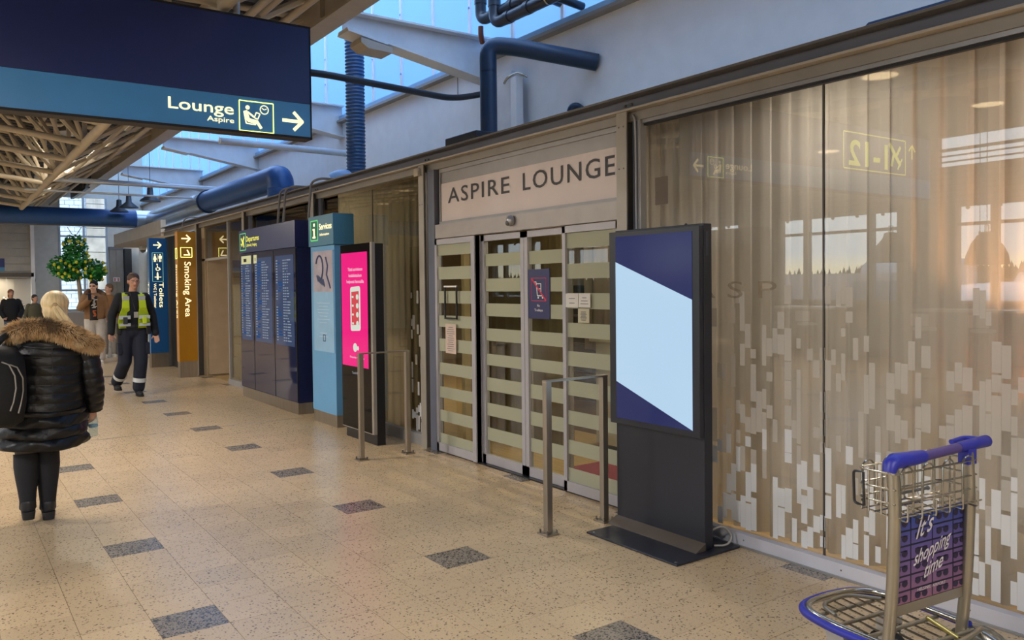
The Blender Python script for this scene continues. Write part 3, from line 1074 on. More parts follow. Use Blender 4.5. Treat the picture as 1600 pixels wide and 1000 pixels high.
for i in range(60):
    a, z = rnd.uniform(0, 6.28), rnd.uniform(1.13, 1.27)
    r = 0.055 * (1.30 - z) / 0.15
    pf.ell((5.2 + r * math.cos(a), 5.36 + r * math.sin(a), z), (0.016, 0.016, 0.02), 5, 3)
f_ = pf.build('foliage', M('dark_leaf', '#1d2a1e', 0.6), ptd)
cab = thing('dark_wall_unit', 'large black screen unit inside the lounge behind the right door leaf', 'cabinet', (5.55, 5.6, 0))
box('body', (5.62, 5.66, 0.35), (5.85, 6.95, 1.55), M('black_gloss', '#15130f', 0.25), cab)
for k in range(3):
    box('shelf', (5.60, 5.68, 0.62 + 0.3 * k), (5.63, 6.93, 0.64 + 0.3 * k), M('dark_brown_shelf', '#3a2f24', 0.4), cab)
box('base_board', (5.62, 5.66, 0.0), (5.85, 6.95, 0.33), M('brown_base', '#7a6448', 0.5), cab)
tag(box('rug', (4.35, 4.05, 0.002), (4.95, 5.15, 0.012), M('maroon_rug', '#7a2438', 0.9)), 'maroon rug on the lounge floor inside the doors', 'rug')
WD = M('walnut_table', '#6b563d', 0.4)
for n_, (xx, yy) in enumerate(((5.2, 2.1), (6.1, 2.63))):
    pass
for n_, (xx, yy) in enumerate(((4.70, 2.62), (6.12, 2.64), (4.7, 1.2), (6.1, 0.4), (5.0, 5.4), (7.0, 4.4), (7.2, 7.0), (5.0, 9.0), (5.5, 10.6), (5.2, 12.6))):
    d_ = thing('downlight', ['round ceiling downlight glowing through the curtain, one nearer the door column', 'round ceiling downlight glowing through the curtain, one farther right'][n_] if n_ < 2 else 'round ceiling downlight in the lounge', 'lamp', (xx, yy, 2.8), None if n_ < 2 else 'lounge ceiling downlights')
    MB().lathe([(0.115, 2.80), (0.115, 2.785), (0.10, 2.785), (0.10, 2.80)], (xx, yy, 0), 20).build('ring', WHITE, d_)
    MB().lathe([(0.01, 2.792), (0.10, 2.792), (0.10, 2.788), (0.01, 2.786)], (xx, yy, 0), 20).build('lens', EM('downlight_glow', '#ffdba8', 4.0), d_)
    a_ = area('lounge_light', (xx, yy, 2.775), (0, 0, 0), 0.2, LOUNGE_W * (0.6 if yy < 3 else 1.15), (1.0, 0.85, 0.68))
    a_.data.shape = 'DISK'
tl_ = thing('table_lamp', 'warm glowing table lamp behind the curtain at the right', 'lamp', (4.50, 1.62, 0))
MB().lathe([(0.16, 0.0), (0.16, 0.02), (0.02, 0.03), (0.015, 0.95), (0.015, 1.0)], (4.50, 1.62, 0), 16).build('stand', BLACK, tl_, True)
MB().lathe([(0.17, 0.98), (0.12, 1.24), (0.115, 1.24), (0.165, 0.98)], (4.50, 1.62, 0), 24).build('shade', SHEET('lamp_shade_fabric', '#d8b483', 0.7, 0.0, '#f0b870'), tl_, True)
MB().ell((4.50, 1.62, 1.08), (0.035, 0.035, 0.05), 10, 6).build('bulb', EM('bulb_glow', '#ffc98a', 12.0), tl_)
pl_ = bpy.data.lights.new('table_lamp_light', 'POINT')
pl_.energy = 170
pl_.color = (1.0, 0.48, 0.20)
pl_.shadow_soft_size = 0.06
po_ = bpy.data.objects.new('table_lamp_light', pl_)
COL.objects.link(po_)
po_.location = (4.50, 1.62, 1.10)
# ------------------------------------------------------------------ DUCTS AND PIPES
DUCT = M('painted_blue_duct', '#2a5590', 0.38, 0.1)
DUCTS = M('galvanised_duct', '#c3ccd4', 0.27, 0.85, 0.12, 3)
DUCTB = M('blue_ribbed_duct', '#1f4a78', 0.4)
DUCTN = M('dark_blue_duct', '#16304d', 0.42)
bd = thing('round_duct', 'thick dark blue duct crossing overhead at the far end of the hall', 'duct', (1, 20.3, 3.2))
MB().tube([(-7, 20.4, 3.24), (3.95, 20.4, 3.24)], 0.21, 24).build('pipe', DUCT, bd, True)
MB().tube([(-2, 20.22, 3.03), (3.9, 20.22, 3.04)], 0.012, 6).build('cable', STEELD, bd, True)
gd = thing('round_duct', 'silver and blue round duct with elbow running along above the facade', 'duct', (4.3, 16, 3.2))
MB().tube(fillet([(3.95, 20.4, 3.24), (4.36, 20.4, 3.24), (4.36, 19.9, 3.24)], 0.36), 0.21, 24).build('elbow', DUCTS, gd, True)
MB().tube([(4.36, 19.9, 3.24), (4.36, 15.7, 3.24)], 0.205, 24).build('galvanised_pipe', DUCTS, gd, True)
MB().tube([(4.36, 15.72, 3.24), (4.36, 15.66, 3.24)], 0.225, 24).build('collar', DUCTN, gd, True)
MB().tube(fillet([(4.36, 15.68, 3.24), (4.36, 11.75, 3.24), (4.36, 11.75, 2.98)], 0.28, 3), 0.20, 24).build('blue_pipe', DUCT, gd, True)
rb = MB()
pts, rad = [], []
for i in range(17):
    pts.append((4.36, 11.75, 3.072 - 0.013 * i))
    rad.append(0.20 if i % 2 else 0.207)
rb.tube(pts, rad, 24).build('ribbed_end', DUCT, gd, True)
vd = thing('round_duct', 'upright ribbed blue spiral duct rising behind the departures board', 'duct', (4.38, 9.15, 2.9))
pts, rad = [], []
for i in range(150):
    pts.append((4.38, 9.15, 2.90 + 0.0145 * i))
    rad.append(0.114 if i % 3 else 0.124)
MB().tube(pts, rad, 20).build('spiral_pipe', DUCTB, vd, True)
MB().tube(fillet([(4.36, 9.15, 2.90), (4.20, 9.2, 2.92), (4.10, 9.25, 2.87)], 0.1), 0.115, 16).build('elbow', M('pale_blue_elbow', '#7f9ec2', 0.4), vd, True)
ep = thing('bent_duct', 'dark blue insulated pipe rising from the roof edge and bending into the white wall', 'pipe', (4.4, 6.3, 2.9))
MB().tube(fillet([(4.42, 6.3, 2.862), (4.42, 6.3, 3.86), (4.62, 6.17, 3.845), (XW - 0.001, 5.73, 3.69)], 0.16), 0.082, 18).build('pipe', DUCTN, ep, True)
MB().tube([(4.42, 6.3, 3.60), (4.42, 6.3, 3.605)], 0.0835, 18).build('seam', BLACK, ep, True)
dp_ = thing('drain_pipe', 'slim black pipe sagging across from the hanging sign to the white wall', 'pipe', (4, 7.6, 3.7))
MB().tube(fillet([(2.55, 7.42, 3.62), (3.15, 7.5, 3.70), (4.95, 7.75, 3.70), (XW, 7.52, 3.77)], 0.25), 0.036, 10).build('pipe', M('black_drain_pipe', '#262a33', 0.45), dp_, True)
MB().tube([(5.0, 7.74, 3.72), (5.0, 7.74, 4.0)], 0.005, 6).build('hanger', STEELD, dp_, True)
BPIPE = M('black_soil_pipe', '#23252d', 0.3)
for n_, (oy, oz, ox, lb) in enumerate(((7.26, 4.46, 5.0, 'glossy black pipe pair below the clerestory, upper one dropping from above'), (6.93, 4.33, 4.95, 'glossy black pipe pair below the clerestory, lower one nearer the wall'))):
    p_ = thing('soil_pipe', lb, 'pipe', (ox, oy, oz))
    MB().tube(fillet([(ox, oy, 5.9), (ox, oy, oz), (ox + 0.02, 2.4, oz - 0.02)], 0.12), 0.062, 14).build('pipe', BPIPE, p_, True)
    for yy in (oy - 0.22, oy - 0.55, oy - 1.2, oy - 2.0):
        MB().tube([(ox, yy, oz), (ox, yy - 0.07, oz)], 0.069, 14).build('socket', BPIPE, p_, True)
    MB().tube([(ox, oy, oz + 0.25), (ox, oy, oz + 0.18)], 0.069, 14).build('socket', BPIPE, p_, True)
    MB().tube([(ox, oy - 0.9, oz), (ox, oy - 0.92, oz)], 0.071, 14).build('clip', CHROME, p_, True)
    MB().tube([(ox + 0.05, oy - 1.0, oz - 0.02), (XW, oy - 1.0, oz - 0.05)], 0.04, 10).build('bracket', BPIPE, p_, True)
tag(MB().tube(fillet([(5.0, 7.26, 4.40), (5.0, 7.26, 4.30), (5.05, 7.3, 4.24)], 0.04), 0.03, 10).build('copper_stub', M('copper_stub', '#7c4a38', 0.4, 0.5), None, True), 'short copper pipe stub under the black soil pipe elbow', 'pipe')
kn = thing('pipe_stub', 'small dark blue bent pipe stub poking from the white wall', 'pipe', (5.2, 5.95, 3.3))
MB().tube(fillet([(5.295, 5.93, 3.27), (5.24, 5.96, 3.315), (5.21, 6.0, 3.31), (5.20, 6.02, 3.26)], 0.04), 0.034, 12).build('pipe', DUCTN, kn, True)
tag(box('flat_duct', (4.12, 6.08, 2.86), (4.5, 6.62, 2.99), M('black_flat_duct', '#10131f', 0.45), None, 0.01), 'flat black duct box lying on the roof edge beside the bent pipe', 'duct')
tag(MB().prism([(1.0, 2.86), (2.38, 2.86), (2.32, 2.905), (1.0, 2.905)], (4.05, 0, 0.004), (0, 1, 0), (0, 0, 1), (0.4, 0, 0)).build('cable_tray', M('blue_tray', '#3a5a8c', 0.4)), 'low blue tray lying on the roof edge above the right glazing', 'tray')
lr = struct('roof_lounge', MB().box((3.95, -6.1, 2.80), (XW, 17.35, 2.857)), M('roof_felt', '#6d6a68', 0.7))
for yy, zz, r_, x0, lb in ((11.25, 3.62, 0.05, 3.3, 'white pipe crossing under the beam behind the hanging sign'), (16.6, 3.62, 0.05, 1.5, 'thick white pipe crossing above the pendant lamps'), (15.9, 3.52, 0.018, 1.5, 'thin white rail crossing just under the thick pipe'), (16.2, 3.36, 0.02, 1.3, 'thin white pipe crossing low in front of the dark blue duct')):
    tag(MB().tube([(x0, yy, zz), (XW - 0.005, yy, zz - 0.02)], r_, 10).build('cross_pipe', M('white_pipe', '#b7bfc8', 0.4), None, True), lb, 'pipe')
for n_, (xx, yy, zz, lb) in enumerate(((3.66, 17.4, 3.37, 'dark industrial pendant lamp with lit underside, the one nearest the silver duct'), (3.60, 19.3, 3.40, 'dark industrial pendant lamp in front of the blue duct, middle of three'), (3.52, 20.0, 3.36, 'dark industrial pendant lamp half hidden beside the blue duct'))):
    p_ = thing('pendant_lamp', lb, 'lamp', (xx, yy, zz))
    MB().lathe([(0.02, zz + 0.30), (0.055, zz + 0.28), (0.065, zz + 0.13), (0.20, zz + 0.02), (0.205, zz), (0.19, zz)], (xx, yy, 0), 20).build('shade', M('dark_lamp_shade', '#3b4148', 0.4), p_, True)
    MB().lathe([(0.005, zz + 0.012), (0.15, zz + 0.012), (0.15, zz + 0.004), (0.005, zz)], (xx, yy, 0), 20).build('lens', EM('pendant_glow', '#ffe6bd', 1.6), p_)
    MB().tube([(xx, yy, zz + 0.28), (xx, yy, 6.38)], 0.006, 6).build('rod', STEELD, p_)
kt = thing('beam_bracket', 'boxy cream bracket fixed under the near end of the closest roof beam', 'bracket', (3.75, 7.55, 4.05))
MB().prism([(3.62, 4.10), (3.98, 4.05), (3.98, 3.99), (3.70, 4.0), (3.62, 4.05)], (0, 7.40, 0), (1, 0, 0), (0, 0, 1), (0, 0.26, 0)).build('box', BEAM, kt)
for n_, (yy, lb) in enumerate(((9.16, 'grey cable looping over the channel down to the services pillar'), (10.02, 'grey cable looping over the channel to the departures board, right of two'), (10.22, 'grey cable looping over the channel to the departures board, left of two'), (15.2, 'dark cable looping over the channel to the smoking sign'))):
    zt = 2.36 if n_ < 3 else 2.55
    xe = 3.74 if n_ < 3 else 3.7
    zt += 0.03
    tag(MB().tube(fillet([(4.05, yy - 0.35, 2.84), (3.86, yy - 0.1, 2.88), (3.78, yy, 2.84), (xe, yy, zt)], 0.13), 0.015 if n_ < 3 else 0.011, 8).build('cable', M('grey_flex', '#6a6560', 0.5), None, True), lb, 'cable')

# ------------------------------------------------------------------ HANGING SIGN
hs = thing('hanging_sign', 'big dark navy overhead sign with a blue Lounge strip and white arrow', 'sign', (0, 5.1, 2.56))
box('navy_panel', (-2.3, 5.05, 2.785), (2.087, 5.16, 3.285), NAVY, hs)
box('blue_strip', (-2.3, 5.05, 2.565), (2.087, 5.16, 2.783), M('blue_strip_face', '#4a94d6', 0.3, var=0.02), hs)
box('bottom_trim', (-2.3, 5.045, 2.55), (2.092, 5.165, 2.565), GASKET, hs)
box('end_trim', (2.087, 5.045, 2.55), (2.095, 5.165, 3.285), GASKET, hs)
box('top_trim', (-2.3, 5.045, 3.285), (2.095, 5.165, 3.297), GASKET, hs)
SY = 5.048
text('lettering', 'Lounge', (1.176, SY, 2.660), GX, GY, 0.397, 0.072, LETTER, hs, 0.008, 0.001)
text('lettering', 'Aspire', (1.406, SY, 2.607), GX, GY, 0.168, 0.032, LETTER, hs, 0.006, 0.001)


def frame_lines(b, x0, x1, z0, z1, y, w, plane='G'):
    for p, q in (((x0, z0), (x1, z0)), ((x1, z0), (x1, z1)), ((x1, z1), (x0, z1)), ((x0, z1), (x0, z0))):
        if plane == 'G':
            b.bar((p[0], y, p[1]), (q[0], y, q[1]), w, 0.002, (0, 1, 0))
        else:
            b.bar((y, p[0], p[1]), (y, q[0], q[1]), w, 0.002, (1, 0, 0))
    return b


def arrow(b, x, y, z, s, ang=0.0, w=0.15, plane='G'):
    """arrow of half length s centred at (x, z); ang 0 points to reading right"""
    def P(a, c):
        ca, sa = math.cos(ang), math.sin(ang)
        u, v = (a * ca - c * sa) * s, (a * sa + c * ca) * s
        return (x + u, y, z + v) if plane == 'G' else (y, x - u, z + v)
    up_ = (0, 1, 0) if plane == 'G' else (1, 0, 0)
    ww = w * s * 2
    b.bar(P(-1, 0), P(0.9, 0), ww, 0.002, up_)
    b.bar(P(0.1, 0.85), P(1.0, -0.05), ww, 0.002, up_)
    b.bar(P(0.1, -0.85), P(1.0, 0.05), ww, 0.002, up_)
    return b


def disc(b, x, y, z, r, plane='G', n=14, ry=None):
    pts = [(math.cos(2 * PI * k / n) * r, math.sin(2 * PI * k / n) * (ry or r)) for k in range(n)]
    if plane == 'G':
        return b.prism(pts, (x, y, z), (1, 0, 0), (0, 0, 1), (0, -0.002, 0))
    return b.prism(pts, (y, x, z), (0, -1, 0), (0, 0, 1), (-0.002, 0, 0))


arrow(MB(), 1.962, SY, 2.661, 0.07).build('arrow', LETTER, hs)
frame_lines(MB(), 1.609, 1.831, 2.567, 2.757, SY, 0.005).build('icon_frame', LETTERG, hs)
im = MB()
disc(im, 1.662, SY, 2.716, 0.0135)
for p, q, w in (((1.648, 2.695), (1.668, 2.632), 0.022), ((1.664, 2.637), (1.728, 2.628), 0.024), ((1.722, 2.632), (1.750, 2.590), 0.018), ((1.662, 2.688), (1.705, 2.658), 0.011), ((1.638, 2.690), (1.652, 2.615), 0.007), ((1.652, 2.615), (1.715, 2.612), 0.007),
                ((1.705, 2.655), (1.718, 2.690), 0.006), ((1.718, 2.690), (1.742, 2.683), 0.006), ((1.742, 2.683), (1.728, 2.648), 0.006), ((1.728, 2.648), (1.705, 2.655), 0.006)):
    im.bar((p[0], SY, p[1]), (q[0], SY, q[1]), w, 0.002, (0, 1, 0))
im.tube([(1.771 + 0.027 * math.cos(a * PI / 10), SY, 2.712 + 0.027 * math.sin(a * PI / 10)) for a in range(20)], 0.003, 5, True)
im.bar((1.771, SY, 2.712), (1.787, SY, 2.720), 0.004, 0.002, (0, 1, 0)).bar((1.771, SY, 2.712), (1.755, SY, 2.722), 0.004, 0.002, (0, 1, 0))
im.build('lounge_pictogram', LETTER, hs)
# the gate part of the same sign (outside the frame, mirrored in the glazing)
frame_lines(MB(), -1.71, -0.42, 2.815, 3.22, SY, 0.012).build('icon_frame', LETTERG, hs)
text('lettering', '1-12', (-1.32, SY, 2.86), GX, GY, 0.80, 0.29, LETTERG, hs, 0.02, 0.001)
pm = MB()
for p, q, w in (((-1.60, 2.92), (-1.36, 3.16), 0.05), ((-1.50, 3.02), (-1.60, 3.14), 0.04), ((-1.46, 3.06), (-1.40, 2.90), 0.04), ((-1.58, 2.94), (-1.64, 3.0), 0.025), ((-1.58, 2.94), (-1.54, 2.87), 0.025)):
    pm.bar((p[0], SY, p[1]), (q[0], SY, q[1]), w, 0.002, (0, 1, 0))
pm.build('plane_pictogram', LETTERG, hs)
arrow(MB(), -1.86, SY, 3.10, 0.085, PI / 2, 0.12).build('arrow', LETTERG, hs)
for xx in (-1.7, -0.2, 1.62):
    MB().tube([(xx, 5.10, 3.29), (xx, 5.10, tz(xx) + 0.05)], 0.022, 8).build('hanger_rod', M('pale_rod', '#b7b5b2', 0.4, 0.4), hs, True)

# ------------------------------------------------------------------ BLADE SIGNS


def blade(name, label, x0, x1, y0, y1, face, side, ztop, kick=0.285):
    t = thing(name, label, 'sign', ((x0 + x1) / 2, (y0 + y1) / 2, 0))
    box('body', (x0, y0, kick), (x1, y1, ztop), face, t)
    box('side_face', (x0 - 0.004, y0 + 0.004, kick), (x0, y1 - 0.004, ztop - 0.004), side, t)
    box('kick_plate', (x0 + 0.004, y0 + 0.004, 0), (x1 - 0.004, y1 - 0.004, kick), BRUSHED, t)
    return t


DN = (0, 0, -1)
YEL = M('ochre_sign_face', '#a8740c', 0.35, var=0.03)
sm = blade('smoking_sign', 'tall ochre pillar sign reading Smoking Area with arrow', 3.475, 3.785, 14.45, 14.62, YEL, M('ochre_side', '#c08a4a', 0.35), 2.565)
yS = 14.448
arrow(MB(), 3.617, yS, 2.441, 0.076).build('arrow', LETTER, sm)
frame_lines(MB(), 3.525, 3.715, 2.115, 2.285, yS, 0.009).build('icon_frame', LETTERG, sm)
MB().bar((3.575, yS, 2.155), (3.685, yS, 2.155), 0.022, 0.002, (0, 1, 0)).bar((3.675, yS, 2.160), (3.635, yS, 2.245), 0.022, 0.002, (0, 1, 0)).build('smoking_pictogram', LETTER, sm)
text('lettering', 'Smoking Area', (3.585, yS, 2.035), DN, GX, 0.965, 0.112, LETTER, sm, 0.006, 0.001)
text('lettering', 'Smoking Area', (3.468, 14.575, 1.99), DN, (0, -1, 0), 0.95, 0.085, LETTER, sm, 0.006, 0.001)
frame_lines(MB(), 14.48, 14.59, 2.09, 2.27, 3.469, 0.009, 'F').build('icon_frame', LETTERG, sm)
tl = blade('toilets_sign', 'tall blue pillar sign reading Toilets with restroom pictograms', 3.48, 3.82, 16.74, 16.92, M('deep_blue_face', '#17558f', 0.35, var=0.03), M('blue_side', '#5a7fb0', 0.3), 2.575)
yT = 16.738
arrow(MB(), 3.632, yT, 2.438, 0.075).build('arrow', LETTER, tl)
frame_lines(MB(), 3.535, 3.735, 1.715, 2.285, yT, 0.007).build('icon_frame', EM('icon_cyan_line', '#9fe0d0', 0.8), tl)
im = MB()
for sx, wide in ((3.585, True), (3.685, False)):
    disc(im, sx, yT, 2.245, 0.014)
    if wide:
        im.prism([(-0.014, 0.02), (0.014, 0.02), (0.034, -0.055), (-0.034, -0.055)], (sx, yT, 2.205), (1, 0, 0), (0, 0, 1), (0, -0.002, 0))
    else:
        im.prism([(-0.03, 0.02), (0.03, 0.02), (0.03, -0.04), (-0.03, -0.04)], (sx, yT, 2.205), (1, 0, 0), (0, 0, 1), (0, -0.002, 0))
    for d_ in (-0.012, 0.012):
        im.bar((sx + d_, yT, 2.155), (sx + d_, yT, 2.105), 0.014, 0.002, (0, 1, 0))
im.bar((3.635, yT, 2.26), (3.635, yT, 2.11), 0.003, 0.002, (0, 1, 0))
im.tube([(3.635 + 0.034 * math.cos(a * PI / 9 + 2.4), yT, 1.965 + 0.034 * math.sin(a * PI / 9 + 2.4)) for a in range(14)], 0.008, 5)
disc(im, 3.625, yT, 2.055, 0.013)
im.bar((3.627, yT, 2.035), (3.635, yT, 1.985), 0.014, 0.002, (0, 1, 0)).bar((3.635, yT, 1.987), (3.672, yT, 1.985), 0.012, 0.002, (0, 1, 0)).bar((3.670, yT, 1.985), (3.685, yT, 1.945), 0.012, 0.002, (0, 1, 0))
im.bar((3.575, yT, 1.80), (3.70, yT, 1.80), 0.012, 0.002, (0, 1, 0)).bar((3.63, yT, 1.75), (3.63, yT, 1.87), 0.030, 0.002, (0, 1, 0))
disc(im, 3.63, yT, 1.885, 0.013)
im.build('restroom_pictograms', LETTER, tl)
text('lettering', 'Toilets', (3.655, yT, 1.695), DN, GX, 0.50, 0.088, LETTER, tl, 0.004, 0.001)
text('lettering', 'WC | Toaletter', (3.555, yT, 1.675), DN, GX, 0.49, 0.05, LETTER, tl, 0.003, 0.001)
text('lettering', 'Toilets', (3.474, 16.87, 1.70), DN, (0, -1, 0), 0.50, 0.085, LETTER, tl, 0.004, 0.001)

# ------------------------------------------------------------------ DEPARTURES BOARD
db = thing('departures_board', 'wide navy departures board with three glass doors and lit header', 'board', (3.72, 10.4, 0))
NV2 = M('navy_cabinet', '#1b2350', 0.3, var=0.03)
box('cabinet', (3.635, 9.30, 0.14), (3.83, 11.47, 2.055), NV2, db)
box('header', (3.615, 9.30, 2.06), (3.83, 11.47, 2.385), M('header_blue_with_reflection', '#4b5680', 0.25, var=0.02), db)  # front paler than the navy end: reflected light is put into its colour
box('header_end', (3.614, 9.296, 2.06), (3.83, 9.30, 2.385), NV2, db)
box('kick_plate', (3.63, 9.31, 0), (3.82, 11.46, 0.14), BRUSHED, db)
DGN = M('navy_glass_door', '#23294a', 0.05, 0, 0.02, spec=1.0)
LIST = EM('flight_line', '#a9b6c8', 0.6)
for n_, (y1, y0) in enumerate(((11.465, 10.885), (10.865, 10.075), (10.055, 9.305))):
    g_ = box('glass_door', (3.618, y0, 0.15), (3.634, y1, 2.045), DGN, db)
    dsp = box('display', (3.6155, y0 + 0.06, 0.83), (3.6175, y1 - 0.06, 1.97), SCREEN('board_display', '#4b5c80', 0.55, 0.08), g_)
    rows = MB()
    blues = MB()
    for k in range(30):
        z = 1.90 - k * 0.035
        wd = (y1 - y0 - 0.12)
        for a_, b_ in ((0.03, 0.12), (0.42, 0.50), (0.53, 0.60), (0.64, 0.66 + 0.2 * rnd.random())):
            if rnd.random() < 0.9:
                rows.box((3.6146, y1 - 0.06 - wd * a_, z), (3.6156, y1 - 0.06 - wd * b_, z + 0.014))
        if rnd.random() < (0.3, 0.75, 0.45)[n_]:
            q = rnd.uniform(0.05, 0.2)
            blues.box((3.6148, y1 - 0.06 - wd * q, z - 0.004), (3.6154, y1 - 0.06 - wd * (q + rnd.uniform(0.12, 0.3)), z + 0.02))
    o = rows.build('flight_rows', LIST, g_)
    o['kind'] = 'stuff'
    o = blues.build('highlight_rows', EM('flight_highlight', '#3d68a8', 0.5), g_)
    o['kind'] = 'stuff'
    box('door_edge', (3.6165, y0 - 0.008, 0.15), (3.634, y0, 2.045), GASKET, db)
for (y1, y0) in ((11.37, 10.96), (10.84, 10.72)):
    box('yellow_tile', (3.612, y0, 1.90), (3.6155, y1, 2.015), EM('yellow_tile', '#d8d3a0', 0.9), db)
    box('tile_mark', (3.611, (y0 + y1) / 2 - 0.02, 1.93), (3.6125, (y0 + y1) / 2 + 0.10 * (y1 - y0 > .2), 1.975), BLACK, db)
xD = 3.612
frame_lines(MB(), 11.415, 11.165, 2.10, 2.335, xD, 0.01, 'F').build('icon_frame', EM('icon_green_line', '#7fe08a', 0.9), db)
pm = MB()
for p, q, w in (((11.34, 2.16), (11.23, 2.29), 0.035), ((11.30, 2.21), (11.36, 2.27), 0.03), ((11.28, 2.24), (11.24, 2.14), 0.03), ((11.33, 2.17), (11.37, 2.19), 0.018)):
    pm.bar((xD, p[0], p[1]), (xD, q[0], q[1]), w, 0.002, (1, 0, 0))
pm.build('plane_pictogram', EM('header_letter', '#f0ea6a', 1.1), db)
text('lettering', 'Departures', (xD, 11.135, 2.215), FX, FY, 0.53, 0.075, EM('header_letter', '#f0ea6a', 1.1), db, 0.014, 0.001)
text('lettering', 'Lähtevät | Avgång', (xD, 11.125, 2.145), FX, FY, 0.43, 0.04, EM('header_letter', '#f0ea6a', 1.1), db, 0.012, 0.001)

# ------------------------------------------------------------------ SERVICES PILLAR
sp = thing('services_pillar', 'pale blue services information pillar between departures board and pink screen', 'sign', (3.72, 8.5, 0))
SB = M('pale_blue_panel', '#64a0cf', 0.35, var=0.02)
SBH = M('teal_blue_header', '#46809f', 0.32, var=0.02)
box('body', (3.63, 8.17, 0.135), (3.84, 8.84, 2.03), SB, sp)
box('header', (3.61, 8.15, 2.035), (3.86, 8.85, 2.377), SBH, sp)
box('kick_plate', (3.635, 8.175, 0), (3.835, 8.835, 0.135), BRUSHED, sp)
box('poster_frame', (3.622, 8.19, 0.83), (3.630, 8.76, 1.975), M('poster_pale_blue', '#8fbbe0', 0.3), sp)
box('photo_print', (3.619, 8.20, 1.51), (3.623, 8.755, 1.972), M('portrait_print', '#a9a3b2', 0.4, 0, 0.18, 7), sp)
im = MB()
im.tube([(3.617, 8.56 + 0.10 * math.cos(a), 1.78 + 0.14 * math.sin(a)) for a in [k * PI / 8 for k in range(1, 14)]], 0.012, 5)
im.tube([(3.617, 8.38, 1.90), (3.617, 8.33, 1.80), (3.617, 8.36, 1.70), (3.617, 8.29, 1.60), (3.617, 8.26, 1.55)], 0.010, 5)
for k in range(6):
    im.bar((3.617, 8.64 - k * 0.035, 1.70 - k * .01), (3.617, 8.60 - k * 0.035, 1.63 - k * .012), 0.03, 0.003, (1, 0, 0))
im.build('drawing_lines', M('ink_blue', '#3c4a70', 0.6), sp)
lines(sp, 3.6205, 8.30, 8.66, 1.14, 1.40, 7, M('pale_text_line', '#c9dcec', 0.6))
lines(sp, 3.6205, 8.30, 8.66, 0.98, 1.06, 2, M('pale_text_line'))
frame_lines(MB(), 8.49, 8.43, 0.97 - .02, 1.0 + .02, 3.6205, 0.01, 'F').build('print_mark', M('ink_blue'), sp)
xS = 3.608
frame_lines(MB(), 8.775, 8.575, 2.10, 2.325, xS, 0.014, 'F').build('icon_frame', EM('icon_green_line', '#7fe08a', 0.9), sp)
box('icon_field', (xS, 8.58, 2.105), (xS + 0.002, 8.77, 2.32), M('icon_green_field', '#2e7d78', 0.5), sp)
MB().box((xS - 0.002, 8.66, 2.13), (xS, 8.695, 2.235)).box((xS - 0.002, 8.695, 2.215), (xS, 8.715, 2.235)).box((xS - 0.002, 8.64, 2.125), (xS, 8.72, 2.145)).box((xS - 0.002, 8.655, 2.26), (xS, 8.695, 2.295)).build('info_pictogram', LETTER, sp)
text('lettering', 'Services', (xS, 8.53, 2.215), FX, FY, 0.345, 0.07, LETTER, sp, 0.016, 0.001)
text('lettering', 'Information', (xS, 8.515, 2.145), FX, FY, 0.26, 0.03, LETTER, sp, 0.012, 0.001)

# ------------------------------------------------------------------ PINK SCREEN STAND
pk = thing('advertising_screen', 'slim black advertising screen stand showing a pink poster with a phone', 'screen', (3.56, 7.36, 0))
box('case', (3.535, 7.00, 0.0), (3.625, 7.71, 1.985), BLACK, pk)
box('front_glass', (3.505, 7.04, 0.115), (3.533, 7.735, 1.995), M('black_gloss_glass', '#0d0e12', 0.05, spec=0.22), pk)
box('silver_edge', (3.500, 7.0, 0.11), (3.536, 7.04, 1.998), M('silver_edge', '#a09a92', 0.35, 0.4), pk)
box('bottom_edge', (3.502, 7.04, 0.107), (3.535, 7.735, 0.115), M('silver_edge'), pk)
box('display', (3.503, 7.11, 0.75), (3.5055, 7.715, 1.91), SCREEN('pink_display', '#ff1887', 0.85, 0.05), pk)
xP = 3.5025
for k, (s_, w_) in enumerate((('Tästä aurinkoon', 0.34), ('kesäaikatauluun', 0.30), ('helposti lennoilla', 0.40))):
    text('lettering', s_, (xP, 7.585 - (0.40 - w_) / 2, 1.725 - 0.062 * k), FX, FY, w_, 0.034, EM('pink_screen_letter', '#ffd9e4', 0.9), pk, 0.012, 0.0005)
ph = MB()
pts = []
for (cy, cz, a0) in ((0.085, 0.195, 0), (-0.085, 0.195, 90), (-0.085, -0.195, 180), (0.085, -0.195, 270)):
    for q in range(5):
        a = math.radians(a0 + q * 22.5)
        pts.append((cy + 0.03 * math.cos(a), cz + 0.03 * math.sin(a)))
ph.prism(pts, (xP - 0.001, 7.385, 1.34), (0, -1, 0.05), (0, 0, 1), (-0.001, 0, 0))
ph.build('phone_print', EM('phone_white', '#e8efe0', 0.85), pk)
MB().prism([(-0.085, -0.17), (0.085, -0.17), (0.085, 0.17), (-0.085, 0.17)], (xP - 0.0025, 7.385, 1.345), (0, -1, 0.05), (0, 0, 1), (-0.001, 0, 0)).build('phone_screen_print', EM('phone_red', '#e2565c', 0.85), pk)
dd = MB()
for k in range(4):
    disc(dd, 7.335, xP - 0.0035, 1.46 - 0.09 * k, 0.028, 'F', 12)
    dd.box((xP - 0.0045, 7.44 - 0.02, 1.45 - 0.09 * k), (xP - 0.0035, 7.44 + 0.02, 1.47 - 0.09 * k))
dd.build('phone_dots', EM('phone_white', '#e8efe0', 0.85), pk)
b_ = MB()
disc(b_, 7.405, xP, 0.945, 0.045, 'F', 18)
disc(b_, 7.34, xP, 0.94, 0.022, 'F', 12)
b_.build('round_mark', EM('phone_white', '#e8efe0', 0.85), pk)
text('lettering', 'Finavia rewards', (xP, 7.53, 0.835), FX, FY, 0.33, 0.02, EM('pink_screen_letter', '#ffd9e4', 0.9), pk, 0.012, 0.0005)
